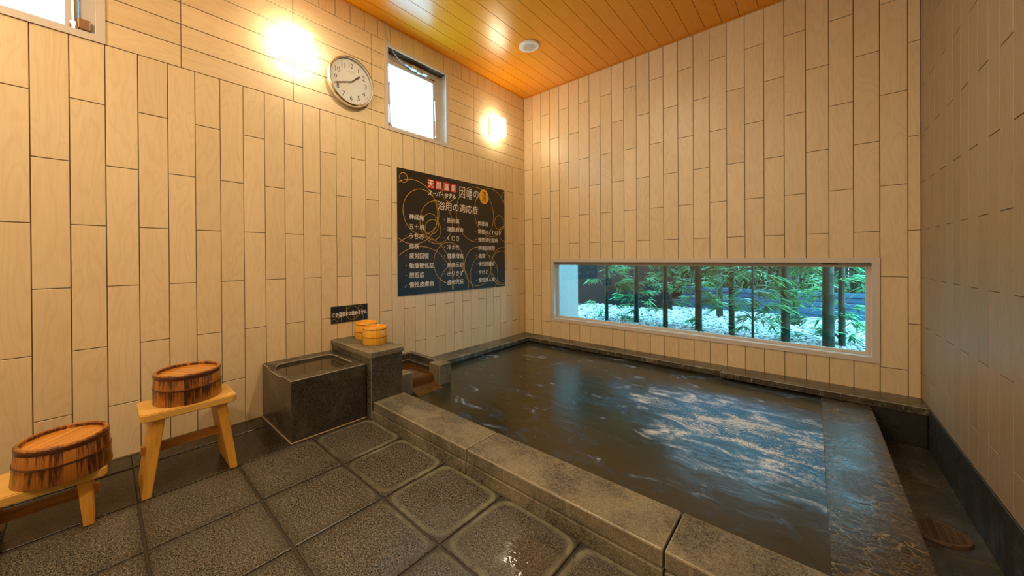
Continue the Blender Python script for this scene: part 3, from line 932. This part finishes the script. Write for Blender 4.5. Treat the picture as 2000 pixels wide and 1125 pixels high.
for a, b in ((.07, 1.035), (.075, .075), (1.42, 1.03), (1.425, .07)):
    bm = bmesh.new()
    lathe(bm, [(0, .004), (.003, .004), (.0045, .002), (.005, 0)], 12, (0, 0, 0))
    for v in bm.verts:
        if not v.tag:
            v.co = Vector((.0062 + v.co.z, a + v.co.x, b + v.co.y)); v.tag = True
    obj('fixing_screw', bm, M['chrome'], sg)

# ------------------------------------------------------------------ small notice plate
sn = thing('notice_plate', 'small narrow black plate with white Japanese writing above the yellow tubs', 'sign', (0, -2.452, .535))
bm = bmesh.new(); box(bm, 0.0005, .004, 0, .298, 0, .125)
obj('plate', bm, M['sign'], sn)
bm = bmesh.new()
for ca, cb, r in ((.03, .02, .05), (.06, .10, .06), (.17, .065, .052), (.12, .0, .07), (.235, .10, .018), (.25, .03, .05), (.22, .02, .04), (.02, .0, .03)):
    ring_arc(bm, ca, cb, r, .0007, .298, .125, PL(.0043), 40)
obj('gold_circles', bm, M['gold'], sn)
bm = bmesh.new()
add_text(bm, 'この温泉水は飲めません', .012, .290, .045, .080, PL(.0046), .02)
obj('lettering', bm, M['letter'], sn)

# ------------------------------------------------------------------ clock
ck = thing('wall_clock', 'round chrome rimmed clock with white dial between lamp and small window', 'clock', (0, -2.292, 2.358))
def turn(bm):
    bmesh.ops.transform(bm, matrix=Matrix(((0, 0, 1, 0), (1, 0, 0, 0), (0, 1, 0, 0), (0, 0, 0, 1))), verts=bm.verts)
bm = bmesh.new()
lathe(bm, [(.178, 0), (.186, .002), (.187, .034), (.183, .046), (.176, .052), (.171, .050), (.170, .044), (.1695, .030)], 96)
turn(bm); obj('rim', bm, M['chrome'], ck, True, .6)
bm = bmesh.new(); lathe(bm, [(.18, .0), (.18, .028), (0, .028)], 72); turn(bm)
obj('dial', bm, M['dial'], ck)
bm = bmesh.new(); lathe(bm, [(.1705, .046), (.12, .0475), (0, .048)], 72); turn(bm)
obj('front_glass', bm, M['clock_glass'], ck, True)
bm = bmesh.new()
for h in range(1, 13):
    a = h * PI / 6
    r = .122
    s = str(h); wd = .02
    ca, cb = r * math.sin(a), r * math.cos(a)
    add_text(bm, s, ca - wd / 2, ca + wd / 2, cb - .0185, cb + .0185, PL(.0285), 0, keep=True)
for k in range(60):
    a = k * PI / 30; L_ = .006 if k % 5 else .008; w = .0004 if k % 5 else .0012
    ra, rb_ = .160, .160 - L_
    ux, uz = math.sin(a), math.cos(a)
    bm.faces.new([bm.verts.new((.0285, ux * rr + uz * ww, uz * rr - ux * ww)) for rr, ww in ((ra, -w), (ra, w), (rb_, w), (rb_, -w))])
obj('numerals', bm, M['ink'], ck)
bm = bmesh.new(); add_text(bm, 'SEIKO', -.024, .024, .070, .079, PL(.0285), .01)
obj('brand_mark', bm, M['ink_pale'], ck)
def hand(name, deg, pts, d, mat):
    bm = bmesh.new()
    a = math.radians(deg)
    fs = []
    for dd in (d, d + .0012):
        fs.append([bm.verts.new((dd, math.sin(a) * r + math.cos(a) * w, math.cos(a) * r - math.sin(a) * w)) for r, w in pts])
    bm.faces.new(fs[0]); bm.faces.new(fs[1][::-1])
    n = len(pts)
    for k in range(n): bm.faces.new((fs[0][k], fs[0][(k + 1) % n], fs[1][(k + 1) % n], fs[1][k]))
    obj(name, bm, mat, ck)
hand('hour_hand', 49, [(-.016, -.003), (.090, -.0065), (.090, .0065), (-.016, .003)], .034, M['hand'])
hand('minute_hand', 250.5, [(-.02, -.0025), (.137, -.0032), (.137, .0032), (-.02, .0025)], .037, M['hand'])
hand('second_hand', 222, [(-.03, -.0008), (.12, -.0005), (.12, .0005), (-.03, .0008)], .040, M['second'])

# ------------------------------------------------------------------ ceiling speaker
spk = thing('ceiling_speaker', 'round white slotted speaker grille set in the orange ceiling', 'speaker', (.675, -.868, CEIL))
bm = bmesh.new(); lathe(bm, [(.093, 0), (.093, -.008), (.088, -.013), (.06, -.016), (0, -.016)], 56)
obj('cover', bm, M['white'], spk, True, .6)
bm = bmesh.new()
for k in range(-6, 7):
    yy = k * .0085
    hw = math.sqrt(max(0, .056 ** 2 - yy ** 2))
    nseg = max(1, int(hw * 2 / .011))
    for i in range(nseg):
        xx = -hw + (i + .5) * 2 * hw / nseg
        box(bm, xx - .0038, xx + .0038, yy - .0016, yy + .0016, -.0166, -.0158)
obj('grille_slots', bm, M['gasket'], spk)['kind'] = 'stuff'

# ------------------------------------------------------------------ windows
def frame_rect(bm, place, o, i, d0, d1):
    """a rectangular ring between rectangles o and i, from depth d0 to d1"""
    def cs(r): return [(r[0], r[2]), (r[1], r[2]), (r[1], r[3]), (r[0], r[3])]
    O, I = cs(o), cs(i)
    V = {}
    for nm, R_ in (('o', O), ('i', I)):
        for d in (d0, d1):
            V[nm, d] = [bm.verts.new(place(*p, d)) for p in R_]
    for k in range(4):
        k2 = (k + 1) % 4
        bm.faces.new((V['o', d1][k], V['o', d1][k2], V['i', d1][k2], V['i', d1][k]))
        bm.faces.new((V['o', d0][k], V['i', d0][k], V['i', d0][k2], V['o', d0][k2]))
        bm.faces.new((V['o', d0][k], V['o', d0][k2], V['o', d1][k2], V['o', d1][k]))
        bm.faces.new((V['i', d0][k], V['i', d1][k], V['i', d1][k2], V['i', d0][k2]))
def shrink(r, a, b=None, c=None, d=None):
    b = a if b is None else b; c = a if c is None else c; d = a if d is None else d
    return (r[0] + a, r[1] - b, r[2] + c, r[3] - d)

def pane(name, bm, mat, par):
    return obj(name, bm, mat, par)
# long window in the back wall
w1 = bpy.data.objects.new('window_1', None); link(w1); w1['kind'] = 'structure'
plb = lambda a, b, d: (a, -d, b)
O1 = (.372, 2.879, .287, .999)
bm = bmesh.new(); frame_rect(bm, plb, O1, shrink(O1, .034), -.002, .008)
obj('window_trim', bm, M['alu'], w1)
I1 = shrink(O1, .034)
bm = bmesh.new(); frame_rect(bm, plb, shrink(O1, .0335), (I1[0] + .0015, I1[1] - .0015, I1[2] + .0015, I1[3] - .0015), -.115, -.0021)
obj('jamb', bm, M['alu_edge'], w1)
F1 = (.4075, 2.8435, .3225, .9635)
G1 = (.425, 2.820, .342, .931)
bm = bmesh.new(); frame_rect(bm, plb, F1, (.417, 2.832, .330, .945), -.10, -.055)
frame_rect(bm, plb, (.4165, 2.8325, .3295, .9455), G1, -.095, -.066)
obj('sash', bm, M['alu'], w1)
bm = bmesh.new()
bm.faces.new([bm.verts.new((a, .082, b)) for a, b in ((G1[0] - .004, G1[2] - .004), (G1[1] + .004, G1[2] - .004), (G1[1] + .004, G1[3] + .004), (G1[0] - .004, G1[3] + .004))])
obj('pane', bm, M['glass_back'], w1)
bm = bmesh.new(); box(bm, 2.60, 2.69, .052, .0545, .949, .957)
obj('maker_sticker', bm, M['gasket'], w1)

pll = lambda a, b, d: (d, -a, b)
def awning(name, O_, gm, hw_left):
    w = bpy.data.objects.new(name, None); link(w); w['kind'] = 'structure'
    bm = bmesh.new(); frame_rect(bm, pll, O_, shrink(O_, .034), -.002, .006)
    obj('window_trim', bm, M['alu'], w)
    J = shrink(O_, .034)
    bm = bmesh.new(); frame_rect(bm, pll, shrink(O_, .0335), shrink(J, .0015), -.13, -.0021)
    obj('jamb', bm, M['alu_edge'], w)
    J2 = shrink(J, .0015)
    # a = distance from the corner, so the low end is on the right in the picture
    S = shrink(J2, .052, .022, .012, .050)
    bm = bmesh.new(); frame_rect(bm, pll, J2, S, -.115, -.078)
    obj('fixed_frame', bm, M['alu'], w)
    bm = bmesh.new(); frame_rect(bm, pll, shrink(S, .001), shrink(S, .004), -.112, -.0745)
    obj('gasket', bm, M['gasket'], w)
    Gs = shrink(S, .050, .028, .022, .045)
    bm = bmesh.new(); frame_rect(bm, pll, shrink(S, .005), Gs, -.110, -.070)
    obj('sash', bm, M['alu'], w)
    bm = bmesh.new()
    bm.faces.new([bm.verts.new(pll(a, b, -.09)) for a, b in ((Gs[0] - .004, Gs[2] - .004), (Gs[1] + .004, Gs[2] - .004), (Gs[1] + .004, Gs[3] + .004), (Gs[0] - .004, Gs[3] + .004))])
    obj('pane', bm, gm, w)
    # gas stays on both jambs
    for a in (J[0] + .075, J[1] - .060):
        bm = bmesh.new()
        tube(bm, [(-.062, -a, J[2] + .055), (-.062, -a - .004, J[2] + .22)], .005)
        tube(bm, [(-.062, -a - .004, J[2] + .21), (-.064, -a - .008, J[2] + .385)], .009)
        tube(bm, [(-.062, -a, J[2] + .02), (-.062, -a, J[2] + .06)], .012)
        tube(bm, [(-.064, -a - .008, J[2] + .375), (-.064, -a - .008, J[2] + .40)], .013)
        obj('stay', bm, M['alu_edge'], w, True, .6)
        bm = bmesh.new()
        box(bm, -.077, -.052, -a - .016, -a + .016, J[2] + .004, J[2] + .045, bev=.003)
        obj('stay_bracket', bm, M['rusty'], w)
    return w, J
w2, J = awning('window_2', OUT2, M['glass_left'], True)
w3, _ = awning('window_3', OUT3, M['glass_wired'], False)
bm = bmesh.new(); box(bm, -.0775, -.060, -3.694, -3.646, 2.162, 2.214, bev=.006, seg=2)
obj('hinge_plate', bm, M['rusty'], w3)
# opener: latch at the head of window_2 and its control cable
bm = bmesh.new()
z = 2.722
box(bm, -.068, -.04, -1.74, -1.69, z + .008, z + .026, bev=.004, seg=2)
tube(bm, [(-.045, -1.70, z + .012), (-.045, -1.66, z + .008)], .011)
box(bm, -.07, -.03, -1.67, -1.61, z - .004, z + .034, bev=.006, seg=2)
box(bm, -.07, -.035, -1.60, -1.56, z - .012, z + .014, bev=.004, seg=2)
box(bm, -.066, -.03, -1.545, -1.49, z - .004, z + .03, bev=.006, seg=2)
tube(bm, [(-.05, -1.69, z), (-.05, -1.49, z - .004)], .006)
obj('latch', bm, M['steel'], w2, True, .6)
bm = bmesh.new(); box(bm, -.0695, -.0665, -1.435, -1.375, 2.716, 2.724)
obj('maker_sticker', bm, M['gasket'], w2)
bm = bmesh.new()
pts = [(.008, -1.985, CEIL - .001), (.010, -1.980, 2.93)] + bezier((.010, -1.975, 2.90), (.012, -1.96, 2.81), (-.03, -1.86, 2.735), (-.05, -1.735, 2.737), 14)
tube(bm, pts, .0042, 10)
o = obj('control_cable', bm, M['rusty'] if False else plain('grey_cable', (.45, .43, .40), .4, .3), smooth=True)
tag(o, 'thin grey cable hanging from the ceiling to the small window latch', 'cable')

# ------------------------------------------------------------------ washing stations behind the camera (mirrored in the window)
M['hose'] = plain('cream_hose', (.85, .72, .38), .35)
def station(x, label):
    t = thing('shower_tap', label, 'shower', (x, YF, 0))
    bm = bmesh.new()
    tube(bm, [(-.13, .055, .36), (.13, .055, .36)], .017, 14)
    for s in (-1, 1): tube(bm, [(s * .09, 0.002, .36), (s * .09, .055, .36)], .014, 12)
    obj('tap_body', bm, M['chrome'], t, True, .6)
    bm = bmesh.new()
    tube(bm, [(.0, .055, .36), (.0, .10, .34), (0, .15, .30)], .010, 12)
    obj('tap_nozzle', bm, M['chrome'], t, True, .6)
    bm = bmesh.new()
    tube(bm, [(-.13, .055, .36)] + bezier((-.14, .07, .36), (-.27, .10, .34), (-.19, .06, .70), (-.13, .06, 1.06), 20), .0075, 10)
    obj('hose', bm, M['hose'], t, True)
    bm = bmesh.new()
    tube(bm, [(-.13, .06, 1.05), (-.13, .075, 1.18), (-.13, .10, 1.24)], [.012, .014, .03], 14)
    box(bm, -.15, -.11, .0, .055, 1.09, 1.13, bev=.004)
    obj('shower_head', bm, M['white'], t, True, .6)
for x, l in ((.42, 'chrome shower tap and cream hose on the wall behind the camera, by the left wall'), (1.48, 'chrome shower tap and cream hose on the wall behind the camera, the middle one'), (2.45, 'chrome shower tap and cream hose on the wall behind the camera, by the right wall')):
    station(x, l)

# ------------------------------------------------------------------ garden outside the long window
GZ = .20
rng = np.random.default_rng(5)
def mat_leaf(name, a, b):
    t = T(name)
    rnd = t.n('Attribute', {'attribute_name': 'rnd'}).outputs['Fac']
    c = t.mix(rnd, a, b)
    return t.bsdf(Base_Color=c, Roughness=.4, Transmission_Weight=0.0, Subsurface_Weight=0.0, Specular_IOR_Level=.3)
M['leaf'] = mat_leaf('bamboo_leaf', (.012, .28, .13), (.24, .72, .28))
M['leaf_dark'] = mat_leaf('hedge_leaf', (.005, .08, .045), (.04, .26, .12))
def mat_pebble():
    t = T('white_pebbles')
    r = t.n('Attribute', {'attribute_name': 'rnd'}).outputs['Fac']
    c = t.mix(r, (.22, .27, .28), (.80, .82, .80))
    return t.bsdf(Base_Color=c, Roughness=.6)
M['pebble'] = mat_pebble()
M['soil'] = plain('damp_soil', (.06, .07, .06), .8)
def mat_culm():
    t = T('bamboo_culm')
    x, y, z = t.sep(t.coord('World'))
    g = t.noise(t.coord('World', scale=(60, 60, 3)), 1.0, 2)
    c = t.mix(g, (.004, .028, .020), (.012, .055, .032))
    return t.bsdf(Base_Color=c, Roughness=.4, Specular_IOR_Level=.2)
M['culm'] = mat_culm()
M['white_wall'] = plain('white_render', (.80, .80, .78), .8)
M['kerb'] = plain('blue_grey_kerb', (.03, .10, .16), .8, Specular_IOR_Level=.1)
M['fence'] = plain('dark_fence_board', (.012, .014, .014), .8, Specular_IOR_Level=.06)

bm = bmesh.new(); box(bm, -1.5, 5.5, .12, 5.5, -.2, GZ - .018)
o = obj('floor_garden', bm, M['soil']); o['kind'] = 'structure'
# pebble bed
def build_mesh(name, V, F, R_, mat, smooth=True):
    me = bpy.data.meshes.new(name)
    nv, nf = len(V), len(F); k = F.shape[1]
    me.vertices.add(nv); me.vertices.foreach_set('co', V.astype(np.float32).ravel())
    me.loops.add(nf * k); me.loops.foreach_set('vertex_index', F.astype(np.int32).ravel())
    me.polygons.add(nf); me.polygons.foreach_set('loop_start', np.arange(0, nf * k, k, dtype=np.int32))
    me.update(calc_edges=True)
    at = me.attributes.new('rnd', 'FLOAT', 'FACE'); at.data.foreach_set('value', R_.astype(np.float32))
    if smooth: me.polygons.foreach_set('use_smooth', np.ones(nf, bool))
    me.materials.append(mat)
    return bpy.data.objects.new(name, me)
b2 = bmesh.new(); bmesh.ops.create_icosphere(b2, subdivisions=2, radius=1.0)
ico_v = np.array([v.co[:] for v in b2.verts]); ico_f = np.array([[v.index for v in f.verts] for f in b2.faces]); b2.free()
b2 = bmesh.new(); bmesh.ops.create_icosphere(b2, subdivisions=1, radius=1.0)
lo_v = np.array([v.co[:] for v in b2.verts]); lo_f = np.array([[v.index for v in f.verts] for f in b2.faces]); b2.free()
Vs, Fs, Rs = [], [], []; base = 0
def put(x, y, s, vv, ff):
    global base
    a = rng.uniform(0, 2 * PI); sx, sy, sz = s * rng.uniform(.8, 1.25), s * rng.uniform(.65, 1.0), s * rng.uniform(.42, .62)
    P = vv * (1 + rng.normal(0, .04, (len(vv), 1))) * np.array([sx, sy, sz])
    c, s_ = math.cos(a), math.sin(a)
    Q = np.stack([P[:, 0] * c - P[:, 1] * s_ + x, P[:, 0] * s_ + P[:, 1] * c + y, P[:, 2] + GZ - .018 + sz * .55 + rng.uniform(0, .01)], 1)
    Vs.append(Q); Fs.append(ff + base); Rs.append(np.full(len(ff), rng.random())); base += len(vv)
y = .15
while y < 2.94:
    s = .0215 if y < 1.3 else .028
    x = -.3 + rng.uniform(0, s)
    while x < 4.4:
        put(x + rng.uniform(-s, s) * .5, y + rng.uniform(-s, s) * .5, s * rng.uniform(.75, 1.25), ico_v if y < 1.1 and 1.4 < x < 3.4 else lo_v, ico_f if y < 1.1 and 1.4 < x < 3.4 else lo_f)
        x += s * 1.85
    y += s * 1.6
o = link(build_mesh('pebble_bed', np.concatenate(Vs), np.concatenate(Fs), np.concatenate(Rs), M['pebble']))
tag(o, 'bed of rounded white pebbles covering the garden outside the window', 'pebbles', kind='stuff')

# leaves
def leaf_batch(tw, L_, Wd):
    """tw: list of (pos, direction, droop) -> folded lance shaped leaves"""
    V, F, R_ = [], [], []
    for i, (p, d, up) in enumerate(tw):
        d = d / np.linalg.norm(d)
        s = np.cross(d, up); s /= (np.linalg.norm(s) + 1e-9)
        n = np.cross(s, d)
        l = L_ * rng.uniform(.65, 1.25); w = Wd * rng.uniform(.8, 1.2)
        pts = [p, p + d * l * .3 + s * w - n * w * .3, p + d * l * .3 + n * w * .15, p + d * l * .3 - s * w - n * w * .3,
               p + d * l * .65 + s * w * .7 - n * (w * .3 + l * .06), p + d * l * .65 - n * l * .04, p + d * l * .65 - s * w * .7 - n * (w * .3 + l * .06), p + d * l - n * l * .16]
        b = len(V); V += pts
        F += [(b, b + 1, b + 2), (b, b + 2, b + 3), (b + 1, b + 4, b + 5), (b + 1, b + 5, b + 2), (b + 2, b + 5, b + 6), (b + 2, b + 6, b + 3), (b + 4, b + 7, b + 5), (b + 5, b + 7, b + 6)]
        r = rng.random(); R_ += [r] * 8
    return np.array(V), np.array(F), np.array(R_)
def spray(center, n_br, rad, n_leaf, zlo, zhi, out=None):
    tw, stems = [], []
    for _ in range(n_br):
        a = out + rng.normal(0, .7) if out is not None and rng.random() < .6 else rng.uniform(0, 2 * PI)
        z = rng.uniform(zlo, zhi)
        st = np.array([center[0], center[1], z]); r = rad * rng.uniform(.5, 1.2)
        en = st + np.array([math.cos(a) * r, math.sin(a) * r, rng.uniform(-.12, .20)])
        if en[1] < .16: en[1] = .16 + rng.uniform(0, .05)
        stems.append((st, en))
        for k in range(n_leaf):
            t = rng.uniform(.35, 1.02); p = st + (en - st) * t
            a2 = a + rng.normal(0, .8)
            d = np.array([math.cos(a2), math.sin(a2), rng.uniform(-.75, .2)])
            if p[1] + d[1] * .1 < .14: d[1] = abs(d[1])
            tw.append((p, d, np.array([0, 0, 1.0])))
    return tw, stems
def bamboo(x, y, r, h, label, nb=22, nl=19, lo=.0, cat='bamboo', lean=0.0, rad=.36):
    t = thing('bamboo_plant', label, cat, (x, y, GZ - .02), 0, None)
    bm = bmesh.new()
    prof = []; z = 0; first = True
    seg = rng.uniform(.17, .24)
    pr = [(r * 1.02, 0)]
    z = rng.uniform(.08, .18)
    while z < h:
        q = 1 - .25 * z / h
        pr += [(r * q, z - .006), (r * q * 1.13, z - .001), (r * q * 1.02, z + .003), (r * q * 1.09, z + .006), (r * q, z + .012)]
        z += seg
    pr.append((r * .7, h)); pr.append((0, h))
    lathe(bm, pr, 20)
    for v in bm.verts: v.co.x += lean * v.co.z
    obj('culm', bm, M['culm'], t, True, .9)
    tw, st = spray((0, 0), nb, rad, nl, .10 + lo, min(1.15, h))
    if h > 1.2:
        tw2, st2 = spray((0, 0), int(nb * 1.2), rad, nl, 1.15, h)
        tw += tw2; st += st2
    # keep leaves out of the house wall
    tw = [q for q in tw if q[0][1] + y > .15]
    V, F, R_ = leaf_batch(tw, .125, .0105)
    o = link(build_mesh('foliage', V, F, R_, M['leaf'], False), t); o['kind'] = 'stuff'
    bm = bmesh.new()
    for a, b in st:
        if b[1] + y < .15: continue
        tube(bm, [tuple(a), tuple((a + b) / 2 + np.array([0, 0, .03])), tuple(b)], [.0028, .002, .001], 5)
    obj('branches', bm, M['culm'], t)['kind'] = 'stuff'
    return t
CU = [(.621, .945, .022), (.965, 1.02, .028), (1.330, .887, .026), (1.642, .968, .034), (1.951, .893, .026), (2.368, .874, .0335), (2.655, .871, .040), (2.745, 1.03, .024)]
LB = ['thin leafy bamboo farthest left outside the window beside the white wall', 'leafy bamboo second from the left outside the window', 'leafy bamboo third from the left outside the window', 'thick dark bamboo fourth from the left outside the window',
      'slim bamboo culm in the middle of the long window', 'thick dark bamboo culm right of the middle of the long window', 'thickest bamboo culm near the right end of the long window', 'slim dark bamboo just behind the thickest culm']
for (x, y_, r), l in zip(CU, LB):
    bamboo(x, y_, r, 2.5, l)
bamboo(1.64, 2.23, .040, 2.6, 'farther green bamboo culm left of the middle, near the kerb', 10, 14, .2)
bamboo(2.40, 2.145, .045, 2.6, 'farther green bamboo culm right of the middle, near the kerb', 10, 14, .2)
bamboo(3.25, .62, .014, 1.8, 'low leafy bamboo with thin pale stem outside the right end of the window', 28, 16, .0)
bamboo(2.15, .60, .010, .75, 'short leafy bamboo shoot in the pebbles below the middle of the window', 22, 14, .0, rad=.30)
bamboo(3.35, 1.5, .025, 2.2, 'leafy bamboo beyond the right end of the window, behind the low one', 14, 16, .0)
bm = bmesh.new(); box(bm, .12, .35, .125, .692, 0, 3.2)
o = obj('wall_garden', bm, M['white_wall']); o['kind'] = 'structure'
bm = bmesh.new(); box(bm, -2.2, .98, 2.45, 2.55, 0, 2.6)
o = obj('wall_shed', bm, M['fence']); o['kind'] = 'structure'
bm = bmesh.new(); box(bm, -1.0, 5.2, .125, 1.25, 3.1, 3.2)  # unseen slab added to cut the skylight falling on the garden
o = obj('ceiling_sky_block', bm, M['white_wall']); o['kind'] = 'structure'
# stepped kerb and fence
kb = thing('garden_kerb', 'long blue grey stepped kerb at the back of the pebble garden', 'kerb', (2, 3.03, .15))
for i, (y0, y1, z0, z1) in enumerate(((-.08, .14, 0, .18), (-.05, .14, .185, .25), (.0, .14, .255, .32), (-.02, .14, .325, .38))):
    bm = bmesh.new(); box(bm, -1.0, 3.2, y0, y1, z0, z1, bev=.008, seg=2)
    obj('kerb_course', bm, M['kerb'], kb)
fn = thing('garden_fence', 'tall dark board fence closing the garden behind the bamboo', 'fence', (2, 4.35, .1))
for i in range(26):
    bm = bmesh.new(); box(bm, -3.2 + i * .26, -3.2 + i * .26 + .257, 0, .025, 0, 2.1, bev=.003)
    obj('fence_board', bm, M['fence'], fn)
for zz_ in (.35, 1.7):
    bm = bmesh.new(); box(bm, -3.2, 3.5, .026, .07, zz_, zz_ + .08)
    obj('fence_rail', bm, M['fence'], fn)
# hedge shrubs in front of the fence
for i, (x, y_, l) in enumerate(((.35, 3.6, 'dense dark shrub at the far left of the garden hedge'), (1.1, 3.55, 'dense dark shrub second from the left in the garden hedge'), (1.95, 3.6, 'dense dark shrub in the middle of the garden hedge'), (2.8, 3.5, 'dense dark shrub second from the right in the garden hedge'), (3.75, 3.55, 'dense dark shrub at the far right of the garden hedge'))):
    t = thing('hedge_shrub', l, 'shrub', (x, y_, .18))
    tw = []
    for _ in range(1500):
        u = rng.normal(0, 1, 3); u /= np.linalg.norm(u)
        p = u * np.array([.62, .38, .78]) * rng.uniform(.6, 1) + np.array([0, 0, .95])
        d = u + rng.normal(0, .7, 3); d[2] -= .3
        tw.append((p, d, np.array([0, .3, 1.0])))
    V, F, R_ = leaf_batch(tw, .13, .016)
    link(build_mesh('foliage', V, F, R_, M['leaf_dark'], False), t)['kind'] = 'stuff'
    bm = bmesh.new()
    for k in range(6):
        a = k * PI / 3
        tube(bm, [(0.05 * math.cos(a), .05 * math.sin(a), 0), (.2 * math.cos(a), .15 * math.sin(a), .7), (.35 * math.cos(a), .2 * math.sin(a), 1.3)], [.018, .012, .006], 6)
    obj('stems', bm, M['culm'], t)

# ------------------------------------------------------------------ light
wd = bpy.data.worlds.new('sky'); SC.world = wd; wd.use_nodes = True
nt = wd.node_tree; nt.nodes.clear()
bg = nt.nodes.new('ShaderNodeBackground'); wo = nt.nodes.new('ShaderNodeOutputWorld')
bg.inputs[0].default_value = (.27, .71, 1.0, 1); bg.inputs[1].default_value = 4.8
nt.links.new(bg.outputs[0], wo.inputs[0])

# ------------------------------------------------------------------ camera (solved from the tile joints)
yaw, pitch, roll = .7654226, .0036579, .0064503
c, s = math.cos(yaw), math.sin(yaw)
r0, f0, u0 = Vector((c, s, 0)), Vector((-s, c, 0)), Vector((0, 0, 1))
fw = f0 * math.cos(pitch) - u0 * math.sin(pitch)
up = f0 * math.sin(pitch) + u0 * math.cos(pitch)
rt = r0 * math.cos(roll) - up * math.sin(roll)
up2 = r0 * math.sin(roll) + up * math.cos(roll)
cam = bpy.data.cameras.new('camera'); co = bpy.data.objects.new('camera', cam); COL.objects.link(co)
co.matrix_world = Matrix(((rt.x, up2.x, -fw.x, 2.5512), (rt.y, up2.y, -fw.y, -3.6238), (rt.z, up2.z, -fw.z, 1.0074), (0, 0, 0, 1)))
cam.sensor_width = 36; cam.lens = 694.727 / 2000 * 36
cam.shift_x = (1000 - 918.419) / 2000; cam.shift_y = (508.231 - 562.5) / 2000
cam.clip_start = .02
SC.camera = co

SC.view_settings.view_transform = 'Standard'
SC.view_settings.look = 'None'
SC.view_settings.gamma = 1
SC.view_settings.exposure = 1.35
SC.cycles.use_denoising = True
SC.cycles.max_bounces = 8
SC.cycles.transparent_max_bounces = 16
SC.cycles.caustics_reflective = False
SC.cycles.sample_clamp_indirect = 6
